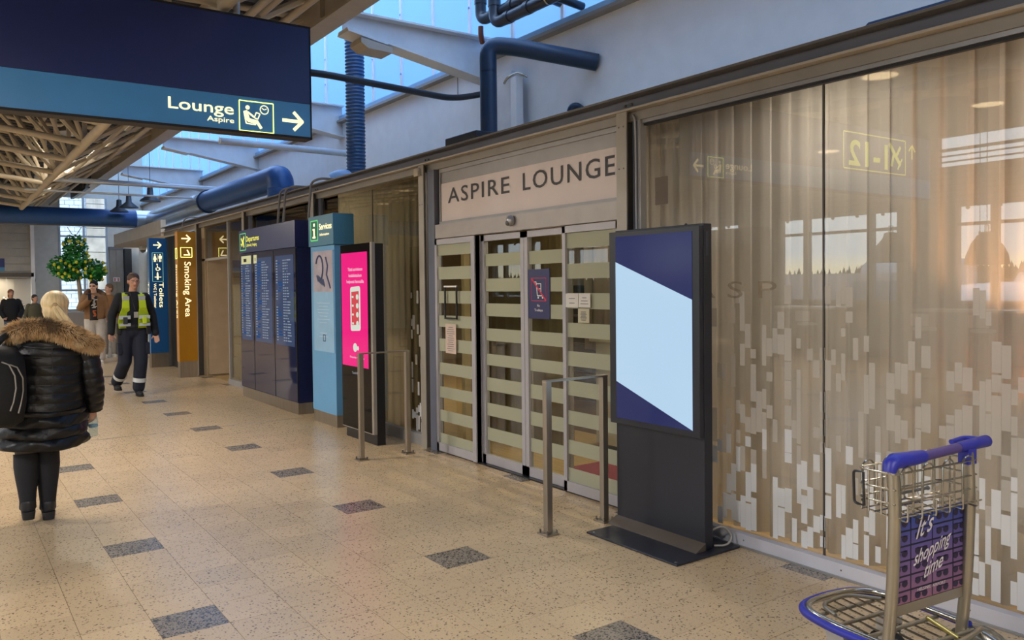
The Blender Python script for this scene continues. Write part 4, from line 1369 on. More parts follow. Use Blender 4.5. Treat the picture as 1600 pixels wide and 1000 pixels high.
text('lettering', 'Travel Map', (3.504, 7.49, 0.672), FX, FY, 0.16, 0.026, EM('grey_white_letter', '#bfbfc4', 0.6), pk, 0.012, 0.0008)

# ------------------------------------------------------------------ BIG SCREEN STAND
bk = thing('display_totem', 'large black screen stand with pale blue slanted shape in front of the lounge glazing', 'screen', (3.65, 3.4, 0))
box('tower', (3.645, 3.065, 0.012), (3.715, 3.785, 1.905), BLACKC, bk, 0.004)
box('screen_case', (3.605, 3.065, 0.665), (3.640, 3.800, 1.893), BLACKC, bk, 0.003)
box('rear_gap', (3.638, 3.09, 0.68), (3.648, 3.77, 1.88), BLACK, bk)
box('display', (3.6025, 3.115, 0.703), (3.606, 3.739, 1.862), SCREEN('navy_display', '#262c5a', 0.95, 0.12), bk)
MB().prism([(3.739, 0.939), (3.739, 1.701), (3.115, 1.466), (3.115, 0.706)], (3.6022, 0, 0), (0, 1, 0), (0, 0, 1), (-0.0006, 0, 0)).build('pale_shape', SCREEN('pale_display', '#b5d3ec', 1.0, 0.12), bk)
box('base_plate', (3.335, 3.00, 0.0), (3.875, 3.74, 0.012), BLACKC, bk, 0.003)
MB().prism([(3.56, 0.012), (3.645, 0.012), (3.645, 0.055)], (0, 3.06, 0), (1, 0, 0), (0, 0, 1), (0, 0.73, 0)).build('foot_wedge', M('brown_grey_wedge', '#5a5149', 0.4), bk)
for p in ((3.36, 3.03), (3.36, 3.70)):
    MB().ell((p[0], p[1], 0.013), (0.008, 0.008, 0.003), 8, 4).build('screw', CHROME, bk)
box('port_strip', (3.66, 3.0635, 1.72), (3.685, 3.0655, 1.86), M('dark_grey_strip', '#3a3c46', 0.5), bk)
MB().ell((3.65, 3.20, 1.905), (0.008, 0.01, 0.008), 8, 5).build('sensor_knob', BLACK, bk)
tag(MB().tube(fillet([(3.72, 3.10, 0.10), (3.80, 3.06, 0.14), (3.86, 3.04, 0.06), (3.80, 3.03, 0.022), (3.74, 3.08, 0.02)], 0.06), 0.006, 8).build('power_cable', M('pale_cable', '#a7a39c', 0.5), None, True), 'pale power cable looping behind the black screen stand', 'cable')

# ------------------------------------------------------------------ BARRIERS


def barrier(y, label):
    t = thing('barrier_rail', label, 'barrier', (3.36, y, 0))
    for xx in (3.13, 3.605):
        q = box('post', (xx - 0.022, y - 0.02, 0.01), (xx + 0.022, y + 0.02, 0.955), BRUSHED, t, 0.003)
        f_ = box('foot_plate', (xx - 0.05, y - 0.05, 0), (xx + 0.05, y + 0.05, 0.01), BRUSHED, t)
        for dx in (-0.036, 0.036):
            for dy in (-0.036, 0.036):
                MB().lathe([(0.007, 0.01), (0.007, 0.03), (0.003, 0.034)], (xx + dx, y + dy, 0), 6).build('bolt', BOLT, f_)
    box('top_rail', (3.108, y - 0.02, 0.955), (3.627, y + 0.02, 0.966), BRUSHED, t)
    return t


barrier(3.865, 'brushed steel barrier rail beside the big black screen stand')
barrier(6.515, 'brushed steel barrier rail in front of the pink screen stand')

# ------------------------------------------------------------------ BAGGAGE TROLLEY
tv = thing('baggage_trolley', 'chrome baggage trolley with blue handle, wire basket and shopping poster', 'trolley', (2.99, 1.475, 0))
ax = V((0.994, -0.11, 0)).normalized()
ay = V((-ax.y, ax.x, 0))
TO = V((2.99, 1.475, 0))


def T(x, y, z):
    return TO + ax * x + ay * y + V((0, 0, z))


TUBE = M('satin_trolley_tube', '#a8a294', 0.3, 0.85)
BLUEP = M('royal_blue_plastic', '#2a2f9e', 0.4)
MAUVE = M('purple_grip', '#54437f', 0.45)
for sx in (-0.222, 0.218):
    MB().tube(fillet([T(sx, 0.03, 0.12), T(sx, 0.0, 0.45), T(sx, -0.01, 0.75), T(sx, 0.0, 0.915)], 0.1), 0.021, 12).build('post', TUBE, tv, True)
h_ = MB().tube([T(-0.06, 0, 0.925), T(0.25, 0, 0.94)], 0.018, 14).build('handle', MAUVE, tv, True)
MB().tube(fillet([T(-0.235, 0, 0.885), T(-0.22, 0, 0.925), T(-0.15, 0, 0.925), T(-0.04, 0, 0.927)], 0.03), [0.024, 0.027] + [0.028] * 14 + [0.022] * 2, 14).build('grip_end', BLUEP, h_, True) if False else MB().tube([T(-0.238, 0, 0.89), T(-0.232, 0, 0.915), T(-0.21, 0, 0.926), T(-0.12, 0, 0.926), T(-0.10, 0, 0.926), T(-0.05, 0, 0.926)], [0.022, 0.027, 0.029, 0.026, 0.026, 0.023], 14).build('grip_end', BLUEP, h_, True)
MB().tube([T(0.16, 0, 0.936), T(0.24, 0, 0.939), T(0.34, 0, 0.943), T(0.352, 0, 0.943)], [0.019, 0.021, 0.023, 0.012], 14).build('grip_end', BLUEP, h_, True)
MB().tube(fillet([T(0.20, 0.05, 0.945), T(0.30, 0.06, 0.95), T(0.345, 0.0, 0.945)], 0.03), 0.010, 8).build('brake_lever', BLUEP, h_, True)
box_ = MB().obox(T(0.218, 0, 0.90), ax * 0.025, ay * 0.02, V((0, 0, 0.03))).build('handle_clip', BLUEP, tv)
# advertising panel


def gradient_print(name, z0, z1, ctop, cbot):
    m, nt, out = nmat(name)
    b = nt.nodes.new('ShaderNodeBsdfPrincipled')
    b.inputs['Roughness'].default_value = 0.4
    g = nt.nodes.new('ShaderNodeNewGeometry')
    sp_ = nt.nodes.new('ShaderNodeSeparateXYZ')
    mr = nt.nodes.new('ShaderNodeMapRange')
    mr.inputs[1].default_value = z0
    mr.inputs[2].default_value = z1
    r = nt.nodes.new('ShaderNodeValToRGB')
    r.color_ramp.elements[0].color = lin(cbot) + (1,)
    r.color_ramp.elements[1].color = lin(ctop) + (1,)
    nt.links.new(g.outputs['Position'], sp_.inputs[0])
    nt.links.new(sp_.outputs['Z'], mr.inputs[0])
    nt.links.new(mr.outputs[0], r.inputs[0])
    nt.links.new(r.outputs[0], b.inputs['Base Color'])
    nt.links.new(b.outputs[0], out.inputs[0])
    return m


PZ0, PZ1 = 0.405, 0.722
pn = MB().obox(T(0, 0.01, (PZ0 + PZ1) / 2), ax * 0.205, ay * 0.004, V((0, 0, (PZ1 - PZ0) / 2))).build('advert_panel', gradient_print('blue_to_mauve_print', PZ0, PZ1, '#2c4a9a', '#8d5f78'), tv)
gm, sm_ = MB(), MB()
DK = M('dark_navy_print', '#171a33', 0.5)
for k in range(6):
    z = PZ0 + 0.045 + k * 0.054
    gm.obox(T(0, 0.0055, z), ax * 0.205, ay * 0.0005, V((0, 0, 0.003)))
for x in (-0.11, 0.015, 0.14):
    gm.obox(T(x, 0.0055, (PZ0 + PZ1) / 2), ax * 0.002, ay * 0.0005, V((0, 0, (PZ1 - PZ0) / 2)))
gm.build('shelf_print', DK, pn)
for k in range(6):
    for c_, x in enumerate((-0.165, -0.05, 0.075, 0.175)):
        z = PZ0 + 0.018 + k * 0.054
        for dx in (-0.02, 0.02):
            poly = [(math.cos(q * PI / 5) * 0.016, math.sin(q * PI / 5) * 0.013) for q in range(10)]
            sm_.prism(poly, T(x + dx, 0.005, z), ax, (0, 0, 1), -ay * 0.0006)
        sm_.obox(T(x, 0.0048, z + 0.009), ax * 0.034, ay * 0.0004, V((0, 0, 0.002)))
o = sm_.build('sunglasses_print', M('sunglass_print', '#2b2440', 0.5), pn)
o['kind'] = 'stuff'
PW = M('print_white', '#d9d3d2', 0.6)
xr = (ax * 0.97 + V((0, 0, 0.24))).normalized()
yr = V((0, 0, 1)) + ax * 0.22
text('lettering', "It's", T(-0.085, 0.004, 0.628), xr, yr - xr * 0, 0.10, 0.072, PW, pn, 0.008, 0.001, shear=0.25)
text('lettering', 'shopping', T(-0.10, 0.004, 0.532), xr, yr, 0.225, 0.055, PW, pn, 0.008, 0.001, shear=0.25)
text('lettering', 'time', T(-0.04, 0.004, 0.478), xr, yr, 0.115, 0.058, PW, pn, 0.008, 0.001, shear=0.25)
text('lettering', 'HELSINKI AIRPORT', T(-0.075, 0.004, 0.437), ax, V((0, 0, 1)), 0.165, 0.012, PW, pn, 0.0, 0.001)
MB().obox(T(0, 0.01, 0.385), ax * 0.215, ay * 0.006, V((0, 0, 0.019))).build('cross_plate', TUBE, tv)
# basket
bz0, bz1 = 0.735, 0.885
WIRE = 0.0035
rim = MB()
for z in (bz1, bz1 - 0.055, bz1 - 0.105):
    rim.tube(fillet([T(-0.24, -0.02, z), T(-0.24, 0.125, z), T(0.24, 0.125, z), T(0.24, -0.02, z)], 0.03, 3) + [T(0.0, -0.02, z)], WIRE * 1.15, 6, True)
rim.build('basket_rims', CHROME, tv, True)
for sy, xs_ in ((-0.02, (-0.17, -0.05, 0.07, 0.19)), (0.125, (-0.18, -0.06, 0.06, 0.18))):
    for x in xs_:
        lp = [T(x - 0.035, sy, bz0 - 0.0), T(x - 0.035, sy, bz1 - 0.01)]
        lp += [T(x + 0.035 * math.cos(PI - q * PI / 6), sy, bz1 - 0.01 + 0.03 * math.sin(q * PI / 6)) for q in range(1, 6)]
        lp += [T(x + 0.035, sy, bz1 - 0.01), T(x + 0.035, sy, bz0)]
        MB().tube(lp, WIRE, 6).build('basket_loop', CHROME, tv, True)
for x in (-0.21, -0.13, -0.05, 0.03, 0.11, 0.2):
    MB().tube(fillet([T(x, -0.05, bz0 + 0.045), T(x, -0.05, bz0 - 0.015), T(x, 0.125, bz0), T(x, 0.125, bz1)], 0.012, 3), WIRE, 6).build('basket_wire', CHROME, tv, True)
for q in range(4):
    y = -0.04 + q * 0.05
    MB().tube([T(-0.24, y, bz0 + 0.003), T(0.24, y, bz0 + 0.003)], WIRE, 6).build('basket_wire', CHROME, tv, True)
for sx in (-0.24, 0.24):
    for y in (0.03, 0.08):
        MB().tube([T(sx, y, bz0), T(sx, y, bz1)], WIRE, 6).build('basket_wire', CHROME, tv, True)
MB().tube(fillet([T(-0.255, 0.09, bz1 - 0.01), T(-0.255, 0.13, bz1 - 0.01), T(-0.25, 0.13, bz0 + 0.02), T(-0.25, 0.09, bz0 + 0.02)], 0.015, 4), 0.005, 6, True).build('card_clip', BLACK, tv, True)
MB().tube([T(-0.2, 0.02, 0.80), T(0.0, 0.02, 0.80), T(0.01, 0.02, 0.80)], [0.006, 0.006, 0.009], 8).build('brake_rod', STEELD, tv, True)
# platform
zt = 0.25
ring = fillet([T(-0.235, 0.0, zt), T(-0.245, 0.25, zt), T(-0.20, 0.435, zt), T(0.0, 0.465, zt), T(0.20, 0.435, zt), T(0.25, 0.25, zt), T(0.235, 0.0, zt)], 0.12, 8)
MB().tube(ring, 0.016, 10).build('bumper', BLUEP, tv, True)
MB().tube([p + V((0, 0, 0.010)) + (TO + ay * 0.15 + V((0, 0, zt)) - p).normalized() * 0.020 for p in ring], 0.012, 10).build('bumper_tube', CHROME, tv, True)
for x in (-0.15, -0.09, -0.03, 0.03, 0.09, 0.15):
    MB().tube([T(x * 0.9, 0.41 - abs(x) * 0.3, zt + 0.005), T(x, -0.06, zt - 0.03)], 0.0045, 6).build('platform_wire', CHROME, tv, True)
for y in (0.34, 0.24, 0.12, -0.02):
    MB().tube([T(-0.225, y, zt), T(0.225, y, zt - 0.01)], 0.008, 8).build('platform_bar', TUBE, tv, True)
MB().tube(fillet([T(-0.16, 0.28, zt + 0.015), T(-0.12, 0.38, zt + 0.015), T(0.06, 0.40, zt + 0.015), T(0.14, 0.30, zt + 0.015)], 0.06), 0.008, 8).build('nose_loop', TUBE, tv, True)
MB().tube([T(0.05, 0.05, 0.30), T(0.11, -0.03, 0.24)], 0.009, 10).build('spring', M('yellow_spring', '#a59b62', 0.35, 0.7), tv, True)
MB().tube(fillet([T(-0.02, -0.03, 0.22), T(0.12, -0.05, 0.235), T(0.24, -0.04, 0.25)], 0.05), 0.010, 8).build('axle_link', TUBE, tv, True)
for sx in (-0.19, 0.10):
    w_ = MB().tube([T(sx - 0.018, 0.24, 0.085), T(sx + 0.018, 0.24, 0.085)], 0.085, 20).build('wheel', BLACKR, tv, True)
    MB().tube([T(sx - 0.02, 0.24, 0.085), T(sx + 0.02, 0.24, 0.085)], 0.035, 14).build('hub', ALU, w_, True)
    fk = MB()
    for d_ in (-0.026, 0.026):
        fk.prism([(-0.04, 0.215), (0.04, 0.215), (0.018, 0.07), (-0.018, 0.07)], T(sx + d_, 0.24, 0), ay, V((0, 0, 1)), ax * 0.004)
    fk.obox(T(sx, 0.24, 0.218), ax * 0.03, ay * 0.04, V((0, 0, 0.012)))
    fk.build('caster_fork', M('pale_fork', '#b5b5b8', 0.35, 0.5), w_)
for sx in (-0.245, 0.255):
    w_ = MB().tube([T(sx - 0.022, -0.03, 0.115), T(sx + 0.022, -0.03, 0.115)], 0.115, 24).build('wheel', BLACKR, tv, True)
    MB().tube([T(sx - 0.024, -0.03, 0.115), T(sx + 0.024, -0.03, 0.115)], 0.05, 14).build('hub', ALU, w_, True)
    rg = []
    for q in range(11):
        a = math.radians(20 + q * 14)
        c = V((0, math.cos(a), math.sin(a)))
        r_in, r_out = 0.118, 0.135
        P = lambda x, r: T(sx + x, -0.03 + c.y * r, 0.115 + c.z * r)
        rg.append([P(-0.035, 0.06), P(-0.037, r_out - 0.012), P(-0.025, r_out), P(0.025, r_out), P(0.037, r_out - 0.012), P(0.035, 0.06), P(0.031, 0.06), P(0.031, r_in), P(-0.031, r_in), P(-0.031, 0.06)])
    MB().rings(rg).build('mudguard', M('pressed_steel_guard', '#9a978f', 0.25, 0.9), w_, True)
# ------------------------------------------------------------------ FAR END OF THE HALL
w9 = struct('window_9', None)
WM = M('window_mullion_grey', '#a7adb3', 0.4)
box('pane', (2.95, FARY + 0.06, 0.95), (4.26, FARY + 0.07, 4.3), GLASSM, w9)
for xx in (2.97, 3.62, 4.24):
    box('mullion', (xx - 0.025, FARY - 0.02, 0.95), (xx + 0.025, FARY + 0.1, 4.3), WM, w9)
for zz in (0.97, 1.55, 2.36, 3.15, 3.9):
    box('transom', (2.95, FARY - 0.01, zz - 0.025), (4.26, FARY + 0.09, zz + 0.025), WM, w9)
cl = thing('brick_building', 'pale bluish brick building with grey stone corner outside the far window', 'building', (3.6, 31, -5))
bk_ = MB()
BW = M('bluish_brick', '#aebfd6', 0.8, 0, 0.1, 4)
box('wall', (0.5, 31.02, -5), (4.35, 31.6, 9), M('pale_mortar', '#8d9aae', 0.9), cl)
for r_ in range(34):
    z = 0.2 + r_ * 0.155
    for c_ in range(8):
        x = 2.2 + c_ * 0.30 + (0.15 if r_ % 2 else 0)
        bk_.box((x, 31.0, z), (x + 0.285, 31.03, z + 0.14))
o = bk_.build('brickwork', BW, cl)
o['kind'] = 'stuff'
ST = M('grey_stone_slab', '#8f8f92', 0.7, 0, 0.25, 3)
for r_ in range(8):
    for c_ in range(2):
        MB().box((4.36 + c_ * 0.62, 30.9 + rnd.uniform(-.01, .02), -0.5 + r_ * 0.85), (4.96 + c_ * 0.62, 31.6, 0.33 + r_ * 0.85)).build('stone_slab', ST, cl)
# plank wall with the roof deck lean-to at far left
pw = struct('wall_plank', MB().box((-3, 24.6, 2.02), (2.14, 24.75, 3.35)), M('plank_grey', '#a5a49e', 0.6))
for k in range(6):
    box('siding_board', (-3, 24.575, 2.08 + k * 0.205), (2.12, 24.6, 2.08 + k * 0.205 + 0.193), M('siding_grey', '#a3a29c', 0.55), pw)
box('lintel', (-3, 24.5, 1.93), (2.14, 24.75, 2.04), M('lintel_dark', '#5d5750', 0.5), pw)
box('corner_post', (2.08, 24.5, 0), (2.17, 24.75, 3.6), WHITE, pw)
lt = thing('sloping_deck', 'grey sloping roof underside above the plank wall at far left', 'roof', (0.5, 24, 3.3))
MB().prism([(-3, 4.25), (2.14, 3.37), (2.14, 3.45), (-3, 4.33)], (0, 24.55, 0), (1, 0, 0), (0, 0, 1), (0, 0.06, 0)).build('edge_beam', OFFWHITE, lt)
MB().prism([(1.5, 3.50), (2.14, 3.95), (2.14, 4.08), (1.38, 3.52)], (0, 24.5, 0), (1, 0, 0), (0, 0, 1), (0, 0.06, 0)).build('brace', OFFWHITE, lt)
MB().add([(-1, 24.62, 4.0), (2.14, 24.62, 3.46), (2.14, 26.1, 3.9), (-1, 26.1, 4.5)], [(0, 1, 2, 3)]).build('deck', M('deck_grey', '#9a9b9c', 0.5), lt)
fs_ = thing('overhead_sign', 'small navy and blue hanging sign at the far left edge', 'sign', (0.9, 22, 1.9))
box('navy_panel', (0.3, 21.9, 2.12), (1.31, 22.0, 2.33), NAVY, fs_)
box('blue_strip', (0.3, 21.9, 2.03), (1.31, 22.0, 2.12), BLUE, fs_)
MB().tube([(0.6, 21.95, 2.33), (0.6, 21.95, 5.3)], 0.01, 6).build('hanger_rod', STEELD, fs_)
# bright drapes behind the opening
DRW = SHEET('white_drape', '#e3dccd', 0.5, 0.0)
curtain('drape', 'bright white drapes in the shop opening at far left', 25.6, 0, 1, 0.02, 1.9, DRW, 0.03, 0.2)
o = bpy.data.objects[-1] if False else [q for q in COL.objects if q.name.startswith('drape')][-1]
o.rotation_euler = (0, 0, PI / 2)
o.location = (0.5, 25.4, 1.9)
o.scale = (1, 3.4, 1)
for ch in o.children:
    ch.location = (0, 0, 0)
struct('wall_shop', MB().box((-3, 26.0, 0), (2.2, 26.15, 3.3)), M('shop_wall_cream', '#d3c7b2', 0.7))
area('shop_light', (1.2, 25.0, 1.9), (0, 0, 0), 0.6, 16, (1.0, 0.88, 0.7))
bu = thing('hanging_garland', 'pale frothy cluster of round beads hanging before the bright white drapes', 'decoration', (1.75, 25.1, 0.9))
for k in range(46):
    a = rnd.random()
    MB().ell((1.45 + 0.6 * a + rnd.uniform(-.06, .06), 25.1 + rnd.uniform(-.1, .1), 0.65 + rnd.uniform(0, 1) * (1.0 - 0.65 * a) * 1.05), (0.045, 0.045, 0.045), 8, 6).build('bauble', M('pearl_bauble', '#d6c9b0', 0.15, 0.3), bu, True)
MB().tube([(1.5, 24.76, 1.95), (1.75, 25.1, 0.7)], 0.004, 5).build('string', WHITE, bu)
tag(MB().lathe([(0.004, 3.2), (0.004, 2.05), (0.02, 2.02), (0.05, 1.86), (0.04, 1.80), (0.01, 1.78)], (2.28, 26.16, 0), 12).build('pull_cord', M('dark_cord', '#2c2b2b', 0.5), None, True), 'dark pear-shaped pull hanging on a cord before the off-white far wall', 'cord')
# lift doors, red-white number plate, white column, dark niche
ld = thing('lift_door', 'pair of brushed steel lift doors beyond the hi-vis man', 'door', (4.5, 26.1, 0))
for a_, b_ in ((4.30, 4.47), (4.475, 4.66)):
    box('door_panel', (a_, 26.08, 0), (b_, 26.18, 2.76), M('lift_steel', '#8d867b', 0.4, 0.5), ld)
box('frame', (4.28, 26.06, 2.76), (4.68, 26.19, 2.85), STEELD, ld)
np_ = thing('number_plate', 'small white plate with red 11 on the steel lift doors', 'sign', (4.47, 26.06, 1.8))
box('plate', (4.38, 26.06, 1.80), (4.56, 26.075, 1.93), M('plate_white', '#cfc6c2', 0.5), np_)
text('lettering', '11', (4.41, 26.058, 1.82), GX, GY, 0.12, 0.09, M('plate_red', '#b0262a', 0.5), np_, 0.03, 0.001)
box_n = tag(box('dark_niche', (4.70, 26.0, 0), (4.90, 26.18, 2.8), M('niche_dark', '#2a2826', 0.6)), 'dark narrow recess beside the steel lift doors', 'niche')
tag(MB().loft([(5.02, 25.0, 0, 0.11, 0.11), (5.02, 25.0, 2.9, 0.11, 0.11)], 20).build('round_column', OFFWHITE, None, True), 'off-white column beyond the toilets sign', 'column')
cd = thing('dome_camera', 'white dome security camera under the soffit left of the toilets sign', 'camera', (4.42, 22.0, 2.6))
MB().lathe([(0.09, 2.68), (0.10, 2.60), (0.07, 2.58)], (4.42, 22.0, 0), 16).build('base', WHITE, cd, True)
MB().ell((4.42, 22.0, 2.58), (0.075, 0.075, 0.075), 14, 8).build('dome', M('smoked_dome', '#6c6a68', 0.1), cd, True)

# hanging lemon tree
TR0 = V((2.70, 21.0, 0))
lt_ = thing('lemon_tree', 'hanging artificial lemon tree with three leafy clusters and yellow lemons', 'tree', TR0)
MB().tube([TR0 + V((0.17, 0, 0.0)), TR0 + V((0.13, 0, 1.0)), TR0 + V((0.08, 0, 1.6)), TR0 + V((0.03, 0, 2.2)), TR0 + V((0, 0, 2.8))], [0.06, 0.055, 0.05, 0.035, 0.02], 10).build('trunk', M('pale_bark', '#9b8d7c', 0.8), lt_, True)
clus = [((0.0, 0, 2.58), (0.30, 0.28, 0.30)), ((-0.26, 0, 2.12), (0.34, 0.30, 0.26)), ((0.34, 0.02, 2.05), (0.36, 0.30, 0.26)), ((0.02, -0.05, 2.30), (0.30, 0.30, 0.25)), ((-0.12, 0, 1.93), (0.26, 0.22, 0.16)), ((0.44, 0, 1.95), (0.20, 0.22, 0.20))]
leaf = [MB(), MB()]
for c, r in clus:
    for k in range(420):
        d = V((rnd.gauss(0, 1), rnd.gauss(0, 1), rnd.gauss(0, 1))).normalized() * (rnd.random() ** 0.35)
        p = TR0 + V(c) + V((d.x * r[0], d.y * r[1], d.z * r[2]))
        a = V((rnd.gauss(0, 1), rnd.gauss(0, 1), rnd.gauss(0, 0.6))).normalized()
        b = a.cross(V((rnd.gauss(0, 1), rnd.gauss(0, 1), rnd.gauss(0, 1)))).normalized()
        L, wd = rnd.uniform(0.04, 0.06), rnd.uniform(0.022, 0.03)
        q = leaf[k % 2]
        nn = a.cross(b) * 0.012
        q.add([p - a * L, p - b * wd + nn, p + a * L, p + b * wd + nn], [(0, 1, 2), (0, 2, 3)])
for q, m_ in zip(leaf, (M('dark_green_leaf', '#1c7038', 0.45), M('mid_green_leaf', '#3b9a40', 0.45))):
    o = q.build('foliage', m_, lt_)
    o['kind'] = 'stuff'
for k in range(34):
    c, r = clus[k % len(clus)]
    a, z = rnd.uniform(-2.9, -0.2), rnd.uniform(-0.8, 0.7)
    s_ = math.sqrt(1 - z * z)
    MB().ell(TR0 + V(c) + V((r[0] * s_ * math.cos(a), r[1] * s_ * math.sin(a) - 0.02, r[2] * z)), (0.036, 0.036, 0.04), 10, 7).build('lemon', M('lemon_yellow', '#c9c832', 0.45), lt_, True)
MB().tube([TR0 + V((-0.15, 0, 3.05)), TR0 + V((-0.05, 0, 2.88)), TR0 + V((0.05, 0, 2.88)), TR0 + V((0.15, 0, 3.05))], 0.008, 6).build('hanging_wire', STEELD, lt_, True)
tag(box('grey_counter', (2.2, 20.2, 0), (3.05, 20.7, 1.05), M('counter_grey', '#7d7a78', 0.5), None, 0.02), 'low grey counter behind the man in the brown jacket', 'counter')

# ------------------------------------------------------------------ PEOPLE
SKIN = M('skin', '#b98a72', 0.55, var=0.04)
SKIN2 = M('pale_skin', '#c49a84', 0.55, var=0.04)
HAIRB = M('brown_hair', '#4a3628', 0.6, 0, 0.2, 30)
DARKCLOTH = M('black_navy_cloth', '#0d0f17', 0.85)
NAVYCLOTH = M('navy_work_cloth', '#12182a', 0.85)


def limb(b, pts, rad, n=12):
    for i in range(len(pts) - 1):
        b.cap(pts[i], pts[i + 1], rad[i], rad[i + 1], n)
    return b


def hand(b, wr, d, nrm, sz=1.0, curl=0.5, thumb=1):
    """palm, four unequal bent fingers and a thumb leaving the side of the palm"""
    wr, d, nrm = V(wr), V(d).normalized(), V(nrm).normalized()
    nrm = (nrm - d * nrm.dot(d)).normalized()
    side = d.cross(nrm) * thumb
    for s_ in (-0.026, -0.009, 0.009, 0.026):
        b.cap(wr + d * 0.005 * sz + side * s_ * 0.7 * sz, wr + d * 0.085 * sz + side * s_ * sz, 0.016 * sz, 0.013 * sz, 8)
    for s_, L in ((0.030, 0.068), (0.010, 0.078), (-0.010, 0.072), (-0.030, 0.056)):
        p0 = wr + d * 0.085 * sz + side * s_ * sz
        d1 = (d + nrm * curl * 0.6).normalized()
        p1 = p0 + d1 * L * 0.5 * sz
        d2 = (d + nrm * curl * 1.8).normalized()
        p2 = p1 + d2 * L * 0.5 * sz
        b.cap(p0, p1, 0.0095 * sz, 0.0085 * sz, 8).cap(p1, p2, 0.0085 * sz, 0.0065 * sz, 8)
    t0 = wr + d * 0.03 * sz + side * 0.030 * sz
    t1 = t0 + (d * 0.6 + side * 0.7 + nrm * 0.3).normalized() * 0.038 * sz
    t2 = t1 + (d * 0.9 + side * 0.2 + nrm * 0.5).normalized() * 0.030 * sz
    b.cap(t0, t1, 0.013 * sz, 0.011 * sz, 8).cap(t1, t2, 0.011 * sz, 0.008 * sz, 8)


def head(b, c, f, s=1.0, tilt=0.0):
    """skull, jaw, nose, ears; c is the centre of the head, f the way it faces"""
    c, f = V(c), V(f).normalized()
    r_ = f.cross(V((0, 0, 1))).normalized()
    u = r_.cross(f)
    R = Matrix((r_, f, u)).transposed()
    P = lambda x, y, z: c + (r_ * x + f * y + u * z) * s
    b.ell(P(0, -0.012, 0.028), (0.074 * s, 0.094 * s, 0.090 * s), 18, 12, R)
    b.ell(P(0, 0.022, -0.035), (0.060 * s, 0.068 * s, 0.078 * s), 16, 10, R)
    b.ell(P(0, 0.060, -0.082), (0.028 * s, 0.026 * s, 0.024 * s), 10, 7, R)
    b.cap(P(0, 0.085, 0.005), P(0, 0.106, -0.028), 0.009 * s, 0.014 * s, 8)
    for sx in (-1, 1):
        b.ell(P(sx * 0.076, -0.010, -0.008), (0.010 * s, 0.019 * s, 0.032 * s), 8, 6, R)
        b.ell(P(sx * 0.040, 0.058, -0.022), (0.022 * s, 0.022 * s, 0.018 * s), 8, 6, R)
        b.cap(P(sx * 0.016, 0.084, 0.022), P(sx * 0.048, 0.070, 0.024), 0.009 * s, 0.008 * s, 8)
    return P, R


def face(root, P, R, s, hair, brow=True):
    for sx in (-1, 1):
        e = MB().ell(P(sx * 0.031, 0.0735, 0.002), (0.0125 * s, 0.010 * s, 0.0075 * s), 10, 7, R).build('eye', M('eye_white', '#cfc8c0', 0.3), root, True)
        MB().ell(P(sx * 0.031, 0.0815, 0.002), (0.006 * s, 0.004 * s, 0.006 * s), 8, 5, R).build('iris', M('iris_dark', '#2d221c', 0.2), e, True)
        MB().cap(P(sx * 0.014, 0.088, 0.020), P(sx * 0.048, 0.076, 0.022), 0.004 * s, 0.003 * s, 6).build('eyebrow', hair, root, True)
    MB().cap(P(-0.020, 0.083, -0.056), P(0.020, 0.083, -0.056), 0.0055 * s, 0.0055 * s, 8).build('mouth', M('lips', '#94564c', 0.5), root, True)


def joints(H=1.78, **kw):
    k = H / 1.78
    J = dict(ank_l=(0.10, 0, .08), ank_r=(-.10, 0, .08), kn_l=(.10, -.02, .49), kn_r=(-.10, -.02, .49), hip_l=(.095, 0, .93), hip_r=(-.095, 0, .93),
             sh_l=(.175, 0, 1.43), sh_r=(-.175, 0, 1.43), el_l=(.25, .03, 1.17), el_r=(-.25, .03, 1.17), wr_l=(.28, -.05, .92), wr_r=(-.28, -.05, .92), head=(0, -.02, 1.655))
    J.update(kw)
    return {a: V(b) * k for a, b in J.items()}, k


def adult(name, label, base, J, k, skin, look=(0, -1, 0), voxel=0.009, hd=True):
    root = thing(name, label, 'person', base)
    B = V(base)
    W_ = {a: b + B for a, b in J.items()}
    b = MB()
    C = lambda x, y, z: B + V((x, y, z)) * k
    b.ell(C(0, 0, .98), (.155 * k, .11 * k, .13 * k)).ell(C(0, 0, 1.15), (.135 * k, .10 * k, .16 * k)).ell(C(0, 0, 1.34), (.165 * k, .11 * k, .17 * k))
    for s_ in 'lr':
        limb(b, [W_['hip_' + s_], W_['kn_' + s_], W_['ank_' + s_]], [.085 * k, .055 * k, .040 * k])
        b.cap(W_['ank_' + s_] + V((0, .03 * k, -.03 * k)), W_['ank_' + s_] + V((0, -.14 * k, -.045 * k)), .035 * k, .03 * k)
        limb(b, [W_['sh_' + s_], W_['el_' + s_], W_['wr_' + s_]], [.055 * k, .042 * k, .028 * k])
        d = (W_['wr_' + s_] - W_['el_' + s_])
        hand(b, W_['wr_' + s_], d, V((0.25 if s_ == 'r' else -0.25, -0.8, 0)), k, 0.45, 1 if s_ == 'l' else -1)
    b.cap(C(0, 0, 1.45), W_['head'] - V((0, -.01, .06)) * k, .062 * k, .052 * k)
    P, R = head(b, W_['head'], look, k)
    body = remesh('body', b, skin, root, voxel, 2)
    return root, W_, C, P, R


